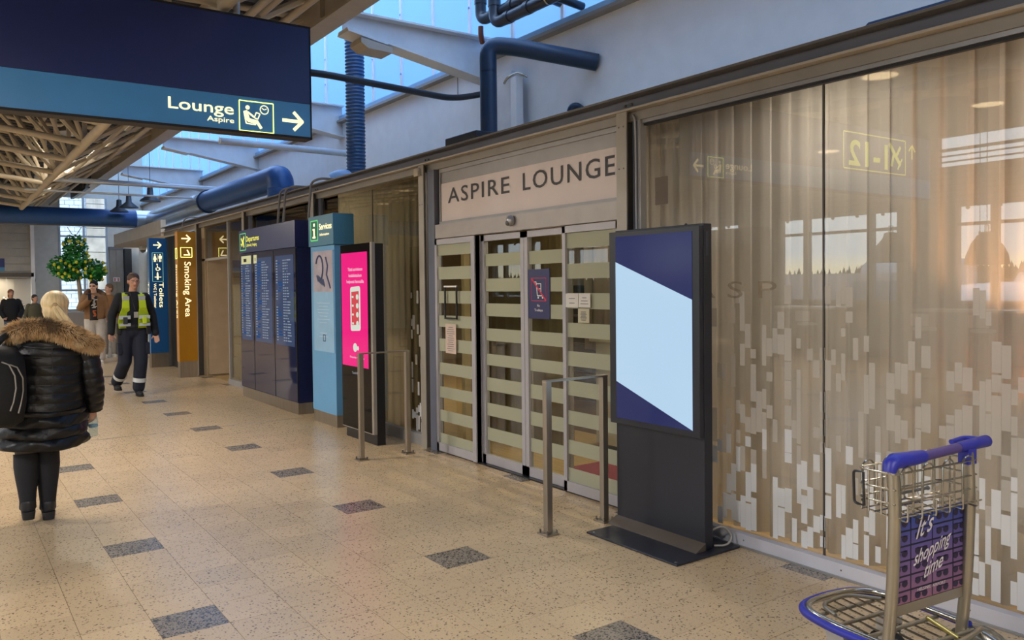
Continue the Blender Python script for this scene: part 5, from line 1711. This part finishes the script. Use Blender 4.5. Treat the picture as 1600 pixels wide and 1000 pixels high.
def shoe(root, W_, k, mat, sole, lift=(0, 0), yaw=(0, 0)):
    for q, s_ in enumerate('lr'):
        a = W_['ank_' + s_]
        b = MB()
        b.cap(a + V((0, .015, .03)) * k, a + V((0, .02, -.035)) * k, .052 * k, .05 * k)
        b.cap(a + V((0, .03, -.04)) * k, a + V((0, -.15, -.045)) * k, .043 * k, .037 * k)
        sh = remesh('shoe', b, mat, root, 0.012, 3)
        MB().loft([(a.x, a.y - .055 * k, a.z - .082 * k, .048 * k, .135 * k), (a.x, a.y - .055 * k, a.z - .062 * k, .05 * k, .137 * k)], 18, 2.6).build('sole', sole, sh)


def trousers(root, W_, C, k, mat, r=(.105, .082, .070), flare=0.0, low=0.04):
    b = MB()
    b.ell(C(0, 0, .95), (.17 * k, .125 * k, .13 * k)).ell(C(0, 0, 1.03), (.16 * k, .12 * k, .09 * k))
    for s_ in 'lr':
        limb(b, [W_['hip_' + s_], W_['kn_' + s_], W_['ank_' + s_] + V((0, .01, low))], [r[0] * k, r[1] * k, r[2] * k])
    return remesh('trousers', b, mat, root, 0.012, 3)


def jacket(root, W_, C, k, mat, z0=.93, fat=1.0, name='jacket', sl=1.0, collar=True, cuff=0.0):
    b = MB()
    b.loft([(C(0, 0, 0).x, C(0, 0, 0).y, C(0, 0, z).z, rx * k * fat, ry * k * fat) for z, rx, ry in ((z0, .175, .125), (1.05, .17, .122), (1.2, .172, .125), (1.35, .19, .13), (1.43, .175, .115), (1.475, .115, .092), (1.515, .070, .070))], 24)
    for s_ in 'lr':
        limb(b, [W_['sh_' + s_], W_['el_' + s_], W_['wr_' + s_]], [.070 * k * fat, .060 * k * fat, .050 * k * fat])
    return remesh(name, b, mat, root, 0.011, 3)


def hair_cap(root, P, R, s, mat, extra=None, name='hair'):
    b = MB()
    b.ell(P(0, -0.022, 0.045), (0.083 * s, 0.098 * s, 0.088 * s), 18, 12, R)
    b.ell(P(0, -0.055, -0.01), (0.074 * s, 0.058 * s, 0.075 * s), 14, 9, R)
    if extra:
        extra(b)
    return remesh(name, b, mat, root, 0.010, 1)


# man in the hi-vis vest
J, k = joints(1.80, ank_l=(0.06, -.02, .08), kn_l=(.085, -.07, .49), ank_r=(-.155, .42, .14), kn_r=(-.11, .04, .50), wr_l=(.30, -.06, .90), wr_r=(-.31, -.10, .93), el_l=(.275, .03, 1.17), el_r=(-.275, .03, 1.17), head=(0.02, -.02, 1.66))
root, W_, C, P, R = adult('person', 'man in a bright yellow vest over black jumper walking towards us', (2.35, 12.5, 0), J, k, SKIN, (0.05, -1, -0.12), 0.008)
face(root, P, R, k, HAIRB)
hair_cap(root, P, R, k, HAIRB)
trousers(root, W_, C, k, NAVYCLOTH, (.112, .095, .085))
jacket(root, W_, C, k, DARKCLOTH, .95, 1.03, 'jumper')
shoe(root, W_, k, BLACKR, BLACKR)
REFL = M('silver_reflective_tape', '#c9cfd2', 0.35, 0.2)
HIVIS = M('hi_vis_yellow', '#b9cf1c', 0.6)
for s_ in 'lr':
    a = W_['kn_' + s_].lerp(W_['ank_' + s_], 0.62)
    d = (W_['ank_' + s_] - W_['kn_' + s_]).normalized() * 0.03
    MB().tube([a - d, a + d], 0.092 * k, 18, cap=False).build('reflective_band', REFL, root, True)
    t_ = W_['hip_' + s_].lerp(W_['kn_' + s_], 0.55) + V((0.085 if s_ == 'l' else -0.085, -0.02, 0))
    MB().obox(t_, V((.03, 0, 0)), V((0, .07, 0)), V((0, 0, .085))).build('cargo_pocket', NAVYCLOTH, root, False, 0.01)
B = V((2.35, 12.5, 0))
for sx in (-1, 1):
    v_ = MB()
    path = [(1.50, .085, .05), (1.47, .105, -.09), (1.38, .110, -.145), (1.28, .115, -.158), (1.18, .128, -.16), (1.08, .135, -.155), (.99, .130, -.150)]
    wds = [.045, .045, .045, .05, .075, .085, .08]
    rg = []
    for (z, x, y), w_ in zip(path, wds):
        cx = B.x + sx * x * k
        rg.append([(cx - w_ * k, B.y + (y - .0) * k, z * k), (cx + w_ * k, B.y + (y + .015 + (0.06 if z < 1.25 else 0)) * k, z * k), (cx + w_ * k, B.y + (y + .05 + (0.06 if z < 1.25 else 0)) * k, z * k), (cx - w_ * k, B.y + (y + .03) * k, z * k)])
    vest = v_.rings(rg).build('vest_side', HIVIS, root)
    for z0, z1 in ((1.385, 1.45), (1.12, 1.17), (1.02, 1.06)):
        zc = (z0 + z1) / 2
        MB().obox((B.x + sx * (.108 if z0 > 1.3 else .132) * k, B.y + (-.150 if z0 < 1.3 else -.118) * k, zc * k), V(((.045 if z0 > 1.3 else .075) * k, .012, 0)), V((0, .022, 0)), V((0, -.008 if z0 > 1.3 else 0, (z1 - z0) / 2 * k))).build('reflective_tape', REFL, vest)
    MB().obox((B.x + sx * .13 * k, B.y - .175 * k, 1.10 * k), V((.03, 0, 0)), V((0, .015, 0)), V((0, 0, .05))).build('vest_pocket', HIVIS if sx > 0 else M('dark_radio', '#2a3036', 0.5), vest, False, 0.006)
MB().tube([(B.x, B.y + .005, 1.02 * k), (B.x, B.y + .005, 1.05 * k)], .178 * k, 24, cap=False).build('belt', BLACK, root) if False else MB().loft([(B.x, B.y, 1.00 * k, .178 * k, .132 * k), (B.x, B.y, 1.035 * k, .178 * k, .132 * k)], 24).build('belt', BLACK, root)
bd_ = MB().obox((B.x + .02, B.y - .152 * k, 1.18 * k), V((.03, 0, 0)), V((0, .004, 0)), V((0, 0, .042))).build('id_badge', M('badge_grey', '#9a968c', 0.4), root)
MB().tube([(B.x - .05, B.y - .10, 1.50 * k), (B.x + .01, B.y - .150 * k, 1.25 * k)], 0.004, 6).build('lanyard', BLACK, bd_)
MB().obox((B.x + .20, B.y - .03, .98 * k), V((.035, 0, 0)), V((0, .07, 0)), V((0, 0, .09))).build('tool_pouch', BLACK, root, False, 0.012)
MB().obox((B.x - .20, B.y - .03, .98 * k), V((.03, 0, 0)), V((0, .06, 0)), V((0, 0, .08))).build('tool_pouch', BLACK, root, False, 0.012)

# man in the brown jacket
J, k = joints(1.76, wr_r=(-.13, -.26, 1.38), el_r=(-.29, -.10, 1.20), wr_l=(.27, -.10, .95), ank_l=(.10, -.05, .08), ank_r=(-.08, .15, .09), head=(-0.01, -.02, 1.655))
root, W_, C, P, R = adult('person', 'man in open brown jacket, black beanie and pale trousers holding a phone', (2.74, 18.6, 0), J, k, SKIN2, (-0.55, -1, -0.05), 0.010)
face(root, P, R, k, HAIRB)
hair_cap(root, P, R, k, M('black_knit', '#141416', 0.9, 0, 0.1, 60), None, 'beanie')
MB().ell(P(0, 0.07, 0.006), (0.07 * k, 0.02, 0.014), 12, 6, R).build('glasses', BLACK, root, True)
trousers(root, W_, C, k, M('pale_grey_denim', '#b3ada6', 0.8, 0, 0.08, 8), (.115, .10, .095))
BJ = M('brown_duck_jacket', '#7b5a3a', 0.8, 0, 0.1, 10)
jacket(root, W_, C, k, BJ, .95, 1.18, 'jacket')
shoe(root, W_, k, M('white_trainer', '#c9c4bb', 0.6), M('white_sole', '#d2cdc5', 0.6))
B = V((2.74, 18.6, 0))
sh_ = MB().loft([(B.x - .03, B.y - .085 * k, z * k, .088 * k, .085 * k) for z in (.93, 1.1, 1.3, 1.45)], 20).build('black_shirt', M('black_tee', '#17161a', 0.85), root, True)
pr = MB()
for q in range(9):
    pr.obox((B.x - .03 + rnd.uniform(-.03, .03), B.y - .172 * k, (1.20 + q * .024) * k), V((rnd.uniform(.015, .04), 0, 0)), V((0, .003, 0)), V((0, 0, .007)))
pr.build('white_print', M('tee_white_print', '#d8d2c8', 0.7), sh_)
pr = MB()
for q in range(6):
    pr.obox((B.x - .03 + rnd.uniform(-.02, .02), B.y - .172 * k, (1.02 + q * .022) * k), V((rnd.uniform(.015, .035), 0, 0)), V((0, .003, 0)), V((0, 0, .007)))
pr.build('orange_print', M('tee_orange_print', '#c8682c', 0.7), sh_)
limb(MB(), [C(-.16, -.02, 1.50), C(-.09, .10, 1.55), C(.09, .10, 1.55), C(.19, -.03, 1.48)], [.05, .055, .055, .05]).build('fur_hood', M('brown_fleece', '#5d4632', 0.9, 0, 0.25, 40), root, True)
ph_ = thing('mobile_phone', 'dark phone held up at the chin by the man in the brown jacket', 'phone', (B.x - .14, B.y - .33, 1.42))
MB().obox((B.x - .135, B.y - .335, 1.42), V((.036, .01, 0)), V((-.001, .004, 0)), V((0, .02, .072))).build('body', BLACK, ph_, False, 0.004)

# man partly hidden behind the brown jacket
J, k = joints(1.70)
root, W_, C, P, R = adult('person', 'man in tan jacket with short fair hair, half hidden behind the brown-jacket man', (3.26, 20.05, 0), J, k, SKIN2, (-0.9, -0.5, 0), 0.011)
face(root, P, R, k, HAIRB)
hair_cap(root, P, R, k, M('short_fair_hair', '#6d5138', 0.7, 0, 0.2, 40))
trousers(root, W_, C, k, M('grey_trousers', '#8f8a85', 0.8))
jacket(root, W_, C, k, M('tan_jacket', '#8b6238', 0.8), .95, 1.12)
shoe(root, W_, k, M('white_trainer'), M('white_sole'))

# woman at far left
J, k = joints(1.60, wr_l=(.20, -.16, .98), wr_r=(-.20, -.16, .98), el_l=(.28, .02, 1.15), el_r=(-.28, .02, 1.15))
root, W_, C, P, R = adult('person', 'woman in dark jacket and blue jeans standing at the far left edge', (1.56, 24.0, 0), J, k, SKIN, (0.2, -1, 0), 0.011)
face(root, P, R, k, HAIRB)
hair_cap(root, P, R, k, M('auburn_hair', '#7a4a2c', 0.6, 0, 0.2, 30), lambda b: b.ell(P(0, -0.05, -0.06), (0.08 * k, 0.05 * k, 0.10 * k), 12, 8, R))
trousers(root, W_, C, k, M('blue_jeans', '#46566c', 0.85, 0, 0.12, 12))
jacket(root, W_, C, k, DARKCLOTH, .85, 1.15)
shoe(root, W_, k, BLACKR, BLACKR)

# person with only head and shoulders in view
J, k = joints(1.46)
root, W_, C, P, R = adult('person', 'short dark-haired person in olive top behind the fur-collared woman', (2.02, 23.0, 0), J, k, SKIN, (0.6, -1, 0), 0.011)
face(root, P, R, k, HAIRB)
hair_cap(root, P, R, k, M('near_black_hair', '#2b221e', 0.7))
trousers(root, W_, C, k, DARKCLOTH)
jacket(root, W_, C, k, M('olive_top', '#4c4a3a', 0.85), .92, 1.1)
shoe(root, W_, k, BLACKR, BLACKR)

# ---- woman with the fur collar, seen from behind
OW = V((0.60, 6.14, 0))


def Q(x, y, z):
    return OW + V((x, y, z))


wm = thing('person', 'blonde woman in long quilted black coat with fur collar, walking away', 'person', OW)
b = MB()
b.ell(Q(-.02, 0, .80), (.17, .13, .14)).ell(Q(0, 0, .98), (.15, .115, .16)).ell(Q(.02, 0, 1.14), (.165, .12, .15))
AL, AR = Q(-.135, -.02, .13), Q(-.012, .02, .10)
limb(b, [Q(-.11, 0, .78), Q(-.135, .03, .44), AL], [.092, .058, .030])
limb(b, [Q(.03, 0, .78), Q(-.005, .05, .44), AR], [.092, .058, .030])
for a in (AL, AR):
    b.cap(a + V((0, .0, -.03)), a + V((0, .12, -.05)), .026, .022)
EL, WR_ = Q(.275, -.05, .95), Q(.285, .03, .735)
limb(b, [Q(.20, 0, 1.20), EL, WR_], [.05, .042, .028])
limb(b, [Q(-.20, 0, 1.20), Q(-.27, -.03, .95), Q(-.24, .10, .75)], [.05, .042, .028])
hand(b, WR_, (0.0, 0.12, -1), (-0.6, 0.6, -.1), 0.93, 1.25, -1)
hand(b, Q(-.24, .10, .75), (0, 0.1, -1), (0.6, 0.6, 0), 0.93, 0.6, 1)
b.cap(Q(.05, 0, 1.24), Q(.06, .0, 1.38), .055, .05)
P, R = head(b, Q(.06, .01, 1.435), (0.1, 1, -0.05), 0.95)
remesh('body', b, SKIN2, wm, 0.007, 2)
face(wm, P, R, 0.95, HAIRB)
BL = M('blonde_hair', '#e6cb98', 0.5, 0, 0.2, 26, stretch=(3, 1, 0.5))
hb_ = MB()
hb_.ell(P(0, -0.020, 0.040), (0.086, 0.100, 0.090), 20, 14, R).ell(P(0, -0.058, -0.02), (0.078, 0.058, 0.08), 16, 10, R)
for k_ in range(26):
    a = PI * k_ / 25
    hb_.tube([P(0.088 * math.cos(a), -0.01, 0.04 + 0.085 * math.sin(a)), P(0.075 * math.cos(a), -0.075, 0.035 + 0.07 * math.sin(a)), P(0.02 * math.cos(a), -0.118, 0.02 + 0.015 * math.sin(a))], [.007, .008, .008], 6)
hair = remesh('hair', hb_, BL, wm, 0.005, 1)
tl2 = MB()
for k_ in range(20):
    u_, v_ = rnd.uniform(-1, 1), rnd.uniform(-1, 1)
    o_ = V((0.025 * u_, 0.012 * v_, 0))
    tl2.tube([P(0, -0.112, 0.025) + o_ * 0.4, P(0.02, -0.130, -0.01) + o_ * 0.8, Q(.105, -.135, 1.36) + o_, Q(.150, -.15, 1.29) + o_ * 1.1, Q(.20, -.165, 1.235) + o_ * 0.7], [.008, .012, .013, .012, .004], 6)
tl2.build('ponytail', BL, hair, True)
MB().ell(P(0, -0.118, 0.022), (0.020, 0.014, 0.020), 10, 7).build('hair_tie', M('beige_tie', '#b99c74', 0.6), hair, True)
PUFF = M('black_quilted_nylon', '#0a0b10', 0.38, 0, 0.1, 22, spec=0.45, bump=0.5)
prof = [(.505, .270, .20, -.035), (.60, .265, .195, -.03), (.75, .245, .18, -.015), (.90, .232, .165, 0), (1.02, .225, .16, .01), (1.14, .232, .155, .02), (1.22, .215, .135, .03), (1.28, .15, .105, .04), (1.33, .085, .08, .05)]


def pr_at(z):
    for (z0, a0, b0, c0), (z1, a1, b1, c1) in zip(prof, prof[1:]):
        if z <= z1:
            t = (z - z0) / (z1 - z0)
            return a0 + (a1 - a0) * t, b0 + (b1 - b0) * t, c0 + (c1 - c0) * t
    return prof[-1][1:]


secs = []
N = 40
z = 0.505
rows = []
while z < 1.33:
    rx, ry, cx = pr_at(z)
    pitch = 0.062 if z > 0.76 else 0.074
    s_ = abs(math.sin(PI * (z - 0.505) / pitch))
    puff = (0.015 if z < 0.76 else 0.006) * (s_ ** 0.6)
    ring = []
    for q in range(N):
        a = 2 * PI * q / N
        wob = (0.006 * math.sin(5 * a + z * 40) + 0.004 * math.sin(13 * a - z * 90)) * (1.5 if z < 0.76 else 0.5)
        sag = 0.0
        ring.append(Q(cx + (rx + puff + wob) * math.cos(a), (ry + puff + wob) * math.sin(a), z + 0.010 * math.sin(2 * a + 1)))
    rows.append(ring)
    z += 0.0062
coat = MB().rings(rows).build('coat', PUFF, wm, True)
box('back_seam', tuple(Q(.015, -.166, .80)), tuple(Q(.02, -.160, 1.18)), BLACK, coat)


def sleeve(pts, rad, n=70):
    out, rr_ = [], []
    L = [0]
    for p, q in zip(pts, pts[1:]):
        L.append(L[-1] + (q - p).length)
    for i in range(n + 1):
        d = L[-1] * i / n
        for j in range(len(pts) - 1):
            if d <= L[j + 1] + 1e-9:
                t = (d - L[j]) / (L[j + 1] - L[j])
                out.append(pts[j].lerp(pts[j + 1], t))
                rr_.append(rad[j] + (rad[j + 1] - rad[j]) * t + 0.007 * abs(math.sin(PI * d / 0.058)) ** 0.6)
                break
    return MB().tube(out, rr_, 18)


sleeve(fillet([Q(.175, .01, 1.215), Q(.235, -.01, 1.16), EL, WR_ + V((0, 0, -.01))], 0.1, 5), [.07] + [.082] * 6 + [.072] * 6 + [.06, .058]).build('sleeve', PUFF, coat, True)
sleeve(fillet([Q(-.14, .01, 1.215), Q(-.22, -.01, 1.16), Q(-.27, -.03, .95), Q(-.24, .10, .75)], 0.1, 5), [.07] + [.082] * 6 + [.072] * 6 + [.06, .058]).build('sleeve', PUFF, coat, True)
fur, nf = MB(), 0
fpath = fillet([Q(-.225, .0, 1.235), Q(-.20, -.10, 1.30), Q(-.05, -.155, 1.325), Q(.10, -.165, 1.285), Q(.20, -.15, 1.225), Q(.285, -.09, 1.185), Q(.30, -.02, 1.18)], 0.1, 8)
NP = len(fpath)
MB().tube(fpath, [0.045 + 0.012 * math.sin(PI * i / (NP - 1)) for i in range(NP)], 14).build('collar_core', M('collar_underfur', '#6b5238', 0.9, 0, 0.2, 20), coat, True)
for q in range(9000):
    i = rnd.uniform(0, NP - 1.001)
    p = fpath[int(i)].lerp(fpath[int(i) + 1], i - int(i))
    tdir = (fpath[int(i) + 1] - fpath[int(i)]).normalized()
    n1 = V((rnd.gauss(0, 1), rnd.gauss(0, 1), rnd.gauss(0, 1)))
    n1 = (n1 - tdir * n1.dot(tdir)).normalized()
    d = (n1 + tdir * rnd.uniform(-.2, .5) + V((0, 0, -0.35))).normalized()
    p0 = p + n1 * (0.042 + 0.012 * math.sin(PI * i / (NP - 1)))
    L_ = rnd.uniform(.022, .042)
    sd = d.cross(V((rnd.gauss(0, 1), rnd.gauss(0, 1), rnd.gauss(0, 1)))).normalized() * 0.0016
    mid = p0 + d * L_ * 0.55 + V((0, 0, -0.002))
    fur.add([p0 - sd, p0 + sd, mid + sd * 0.8, mid - sd * 0.8, p0 + d * L_ + V((0, 0, -.007))], [(0, 1, 2, 3), (3, 2, 4)])


def furmat():
    m, nt, out = nmat('brindled_fur')
    b = nt.nodes.new('ShaderNodeBsdfPrincipled')
    b.inputs['Roughness'].default_value = 0.7
    g = nt.nodes.new('ShaderNodeNewGeometry')
    n = nt.nodes.new('ShaderNodeTexNoise')
    n.inputs['Scale'].default_value = 9
    n.inputs['Detail'].default_value = 5
    r = nt.nodes.new('ShaderNodeValToRGB')
    e = r.color_ramp.elements
    e[0].position, e[0].color = 0.38, lin('#7a6754') + (1,)
    e[1].position, e[1].color = 0.66, lin('#f6deb4') + (1,)
    x = e.new(0.5)
    x.color = lin('#dab684') + (1,)
    nt.links.new(g.outputs['Position'], n.inputs['Vector'])
    nt.links.new(n.outputs[0], r.inputs[0])
    nt.links.new(r.outputs[0], b.inputs['Base Color'])
    nt.links.new(b.outputs[0], out.inputs[0])
    return m


o = fur.build('fur_collar', furmat(), coat)
o['kind'] = 'stuff'
TIGHT = M('grey_brown_tights', '#5c534c', 0.7)
tg = MB()
limb(tg, [Q(-.11, 0, .78), Q(-.135, .03, .44)], [.096, .068])
limb(tg, [Q(.03, 0, .78), Q(-.005, .05, .44)], [.096, .068])
tg.build('tights', TIGHT, wm, True)
SUEDE = M('black_suede_boot', '#15161d', 0.8)
LEATH = M('black_leather', '#1b1c22', 0.4)
for a, kn, hl in ((AL, Q(-.135, .03, .46), 0.03), (AR, Q(-.005, .05, .46), 0.0)):
    bb = MB()
    pts = [kn, kn.lerp(a, .25), kn.lerp(a, .5), kn.lerp(a, .75), a + V((0, 0, .02)), a + V((0, .01, -.03))]
    bb.tube(pts, [.076, .078, .069, .057, .050, .052], 20)
    bt = bb.build('boot', SUEDE, wm, True)
    ft = MB().cap(a + V((0, -.005, .01)), a + V((0, -.008, -.03)), .049, .047).cap(a + V((0, .0, -.045)), a + V((0, .15, -.062)), .043, .034)
    remesh('boot_foot', ft, LEATH, bt, 0.008, 2)
    MB().loft([(a.x, a.y - .028, a.z - .098, .036, .034), (a.x, a.y - .022, a.z - .045, .044, .042)], 16, 3).build('heel', LEATH, bt)
bp = thing('backpack', 'black backpack with pale lettered piping on the woman\'s left shoulder', 'backpack', Q(-.30, -.25, .74))
MB().loft([(OW.x + x, OW.y + y, z, rx, ry) for x, y, z, rx, ry in ((-.31, -.25, .70, .10, .07), (-.31, -.26, .73, .145, .10), (-.31, -.265, .85, .165, .12), (-.31, -.26, 1.0, .168, .12), (-.30, -.25, 1.12, .15, .105), (-.29, -.235, 1.19, .10, .07), (-.29, -.23, 1.21, .04, .03))], 26, 2.6).build('bag', M('black_bag_fabric', '#0a0a0d', 0.75, bump=0.2, scale=60), bp, True)
def bag_y(x, z):
    rx_, ry_ = (.165, .12) if z < 1.05 else (.15, .105)
    t = min(0.98, abs((x + .31) / rx_))
    return -.26 - ry_ * (1 - t ** 2.6) ** (1 / 2.6) - 0.004


for dx, z1 in ((0.0, 1.12), (0.045, 1.10)):
    pp = [(-.285 + dx, z1), (-.245 + dx, z1 - .02), (-.215 + dx, z1 - .09), (-.21 + dx * .9, z1 - .17), (-.225 + dx * .9, z1 - .25), (-.245 + dx, z1 - .31)]
    MB().tube([Q(x, bag_y(x, z), z) for x, z in pp], .0045, 6).build('piping', M('pale_piping', '#9b978f', 0.6), bp, True)
MB().tube(fillet([Q(-.36, -.17, 1.14), Q(-.26, -.14, 1.27), Q(-.17, -.06, 1.30), Q(-.15, .06, 1.26)], .06), .022, 10).build('strap', M('black_strap', '#1c1d21', 0.5), bp, True)
bo = thing('water_bottle', 'clear plastic water bottle in the woman\'s right hand', 'bottle', Q(.285, .06, .52))
cx_ = Q(.287, .055, 0)
BG = GLASS('bottle_plastic', (0.80, 0.90, 0.95), 1.6)
MB().lathe([(.005, .525), (.028, .525), (.032, .535), (.030, .56), (.032, .58), (.030, .60), (.032, .62), (.030, .66), (.012, .695), (.012, .71)], (cx_.x, cx_.y, 0), 18).build('body', BG, bo, True)
MB().lathe([(.0305, .59), (.0315, .592), (.0315, .61), (.0305, .612)], (cx_.x, cx_.y, 0), 18).build('wrap', M('blue_white_wrap', '#7fa6bc', 0.4, 0, 0.3, 60), bo, True)
MB().lathe([(.004, .71), (.014, .71), (.014, .725), (.004, .727)], (cx_.x, cx_.y, 0), 14).build('lid', M('lid_blue', '#3f78a6', 0.4), bo, True)

# ------------------------------------------------------------------ BESIDE AND BEYOND THE OPPOSITE WINDOWS (mirrored in the glazing)
for n_, (xx, yy, zz, s_, lb) in enumerate(((-5.2, 5.66, 1.78, 1.0, 'big grey dome pendant over the window cafe, nearer one'), (-5.2, 7.12, 1.86, 1.0, 'big grey dome pendant over the window cafe, farther one'), (-7.0, 6.55, 2.05, 0.55, 'small dome pendant close to the opposite windows'))):
    p_ = thing('dome_pendant', lb, 'lamp', (xx, yy, zz))
    MB().lathe([(.05 * s_, zz + .50 * s_), (.10 * s_, zz + .48 * s_), (.12 * s_, zz + .40 * s_), (.22 * s_, zz + .28 * s_), (.28 * s_, zz + .14 * s_), (.30 * s_, zz), (.29 * s_, zz)], (xx, yy, 0), 24).build('shade', M('dome_grey', '#6b675f', 0.5), p_, True)
    MB().tube([(xx, yy, zz + .5 * s_), (xx, yy, roofz(xx) - .02)], .006, 6).build('cord', BLACK, p_)
    MB().tube([(xx - .06 * s_, yy, zz + .5 * s_), (xx - .06 * s_, yy, zz + .60 * s_), (xx + .06 * s_, yy, zz + .60 * s_), (xx + .06 * s_, yy, zz + .5 * s_)], .008, 6).build('bracket', STEELD, p_)
for n_, (xx, yy, lb) in enumerate(((-6.6, 9.6, 'high cafe table by the opposite windows, farther one'), (-6.4, 6.4, 'high cafe table by the opposite windows, nearer one'))):
    t_ = thing('cafe_table', lb, 'table', (xx, yy, 0))
    box('tabletop', (xx - .35, yy - .8, 1.02), (xx + .35, yy + .8, 1.06), M('pale_tabletop', '#c7c3ba', 0.3), t_)
    for dx in (-.28, .28):
        for dy in (-.7, .7):
            box('leg', (xx + dx - .02, yy + dy - .02, 0), (xx + dx + .02, yy + dy + .02, 1.02), STEELD, t_)
    for m_ in (-0.45, 0.45):
        c_ = thing('bar_stool', 'white-seated bar stool at the %s cafe table, %s side' % ('farther' if n_ == 0 else 'nearer', 'near' if m_ < 0 else 'far'), 'stool', (xx + .65, yy + m_, 0))
        MB().lathe([(.01, .72), (.17, .72), (.18, .75), (.16, .77), (.01, .77)], (xx + .65, yy + m_, 0), 18).build('seat', M('white_seat', '#d6d6d8', 0.35), c_, True)
        box('backrest', (xx + .79, yy + m_ - .15, .80), (xx + .82, yy + m_ + .15, 1.0), M('white_seat'), c_, 0.01)
        for dx in (-.12, .12):
            for dy in (-.12, .12):
                MB().tube([(xx + .65 + dx * 1.3, yy + m_ + dy * 1.3, 0), (xx + .65 + dx, yy + m_ + dy, .73)], .012, 6).build('leg', STEELD, c_)
GZ = -5.2
struct('ground', MB().box((-900, -700, GZ - .3), (XL - 1.5, 900, GZ)).box((XL - 1.5, 27, GZ - .3), (200, 900, GZ)), M('wet_apron_concrete', '#8c8d8e', 0.6))
tb = [MB(), MB()]
for k_ in range(1500):
    yy = rnd.uniform(-260, 620)
    xx = -300 - rnd.uniform(0, 40)
    h = rnd.uniform(9.5, 14.0) + 1.3 * math.sin(yy * .05)
    r_ = rnd.uniform(1.6, 2.6)
    tb[k_ % 2].lathe([(r_, GZ), (r_ * .9, GZ + h * .35), (r_ * .55, GZ + h * .65), (r_ * .2, GZ + h * .88), (.02, GZ + h)], (xx, yy, 0), 6)
for q, c_ in zip(tb, ('#37402f', '#424a36')):
    o = q.build('conifer_belt', M('conifer_%s' % c_[1:], c_, 0.9))
    tag(o, 'dark conifer wood beyond the airfield' if c_ == '#37402f' else 'lighter conifers in the wood beyond the airfield', 'trees', None, 'stuff')
ac = thing('airliner', 'white airliner parked outside, mirrored low in the lounge glazing', 'aircraft', (-42, 0, GZ))
AX, AZ, AR_ = -42.0, -0.55, 1.95
AW = M('aircraft_white', '#dfe2e8', 0.25)
prof = [(0.05, 27.6, -.5), (.55, 27.2, -.45), (1.05, 26.3, -.3), (1.5, 25.0, -.15), (1.8, 23.3, -.05), (AR_, 21.0, 0), (AR_, -6.0, 0), (1.5, -10.5, .35), (.6, -15.5, .9), (.1, -17.0, 1.0)]
rg = []
for r_, yy, dz in prof:
    rg.append([(AX + r_ * math.cos(a), yy, AZ + dz + r_ * math.sin(a)) for a in [2 * PI * q / 28 for q in range(28)]])
MB().rings(rg).build('fuselage', AW, ac, True)
MB().prism([(-16.5, AZ + 1.2), (-10.0, AZ + 1.9), (-14.5, AZ + 7.5), (-17.5, AZ + 7.5)], (AX - .1, 0, 0), (0, 1, 0), (0, 0, 1), (.2, 0, 0)).build('fin', M('fin_navy', '#232c66', 0.3), ac)
for s_ in (-1, 1):
    MB().add([(AX + s_ * 1.5, 8.5, AZ - .9), (AX + s_ * 1.5, 2.5, AZ - .9), (AX + s_ * 15, -2.5, AZ + .6), (AX + s_ * 15, -1.0, AZ + .6), (AX + s_ * 1.5, 8.5, AZ - 1.2), (AX + s_ * 1.5, 2.5, AZ - 1.2), (AX + s_ * 15, -2.5, AZ + .5), (AX + s_ * 15, -1.0, AZ + .5)],
             [(0, 1, 2, 3), (7, 6, 5, 4), (0, 4, 5, 1), (1, 5, 6, 2), (2, 6, 7, 3), (3, 7, 4, 0)]).build('wing', AW, ac)
    MB().tube([(AX + s_ * 5, 8.0, AZ - 1.8), (AX + s_ * 5, 4.4, AZ - 1.7)], [.95, .7], 18).build('engine', AW, ac, True)
    MB().tube([(AX + s_ * 2.4, 4, AZ - 1.2), (AX + s_ * 2.4, 4, GZ + .5)], .16, 8).build('landing_gear', STEELD, ac)
MB().tube([(AX, 22, AZ - 1.6), (AX, 22, GZ + .4)], .13, 8).build('landing_gear', STEELD, ac)
MB().prism([(19.4, 0), (20.2, 0), (19.9, .55), (19.7, .55)], (AX - .02, 0, AZ + AR_ - .02), (0, 1, 0), (0, 0, 1), (.04, 0, 0)).build('antenna', AW, ac)
MB().ell((AX, 9.0, AZ + AR_), (.5, 1.5, .35), 14, 8).build('dome_fairing', AW, ac, True)
text('lettering', 'FINNAIR', (AX + 1.74, 8.2, AZ + .65), (0, 1, 0), V((-.35, 0, 1)), 10.5, 1.3, M('navy_letter', '#2a3570', 0.4), ac, .02, .10, shear=.3)
tm = thing('terminal_block', 'pale low terminal block mirrored at the left of the lounge glazing', 'building', (-60, 44, GZ))
box('wall', (-70, 36, GZ), (-58, 60, 2.2), M('terminal_pale', '#b9a9a2', 0.7), tm)
box('plant_room', (-66, 33, GZ), (-57, 38.5, 1.5), M('terminal_grey', '#7c7c7e', 0.7), tm)
MB().tube([(-62, 31.5, 1.9), (-62, 40, 1.9)], [1.4, 1.4], 20).build('roof_vault', M('terminal_roof', '#a9abb0', 0.5), tm, True)
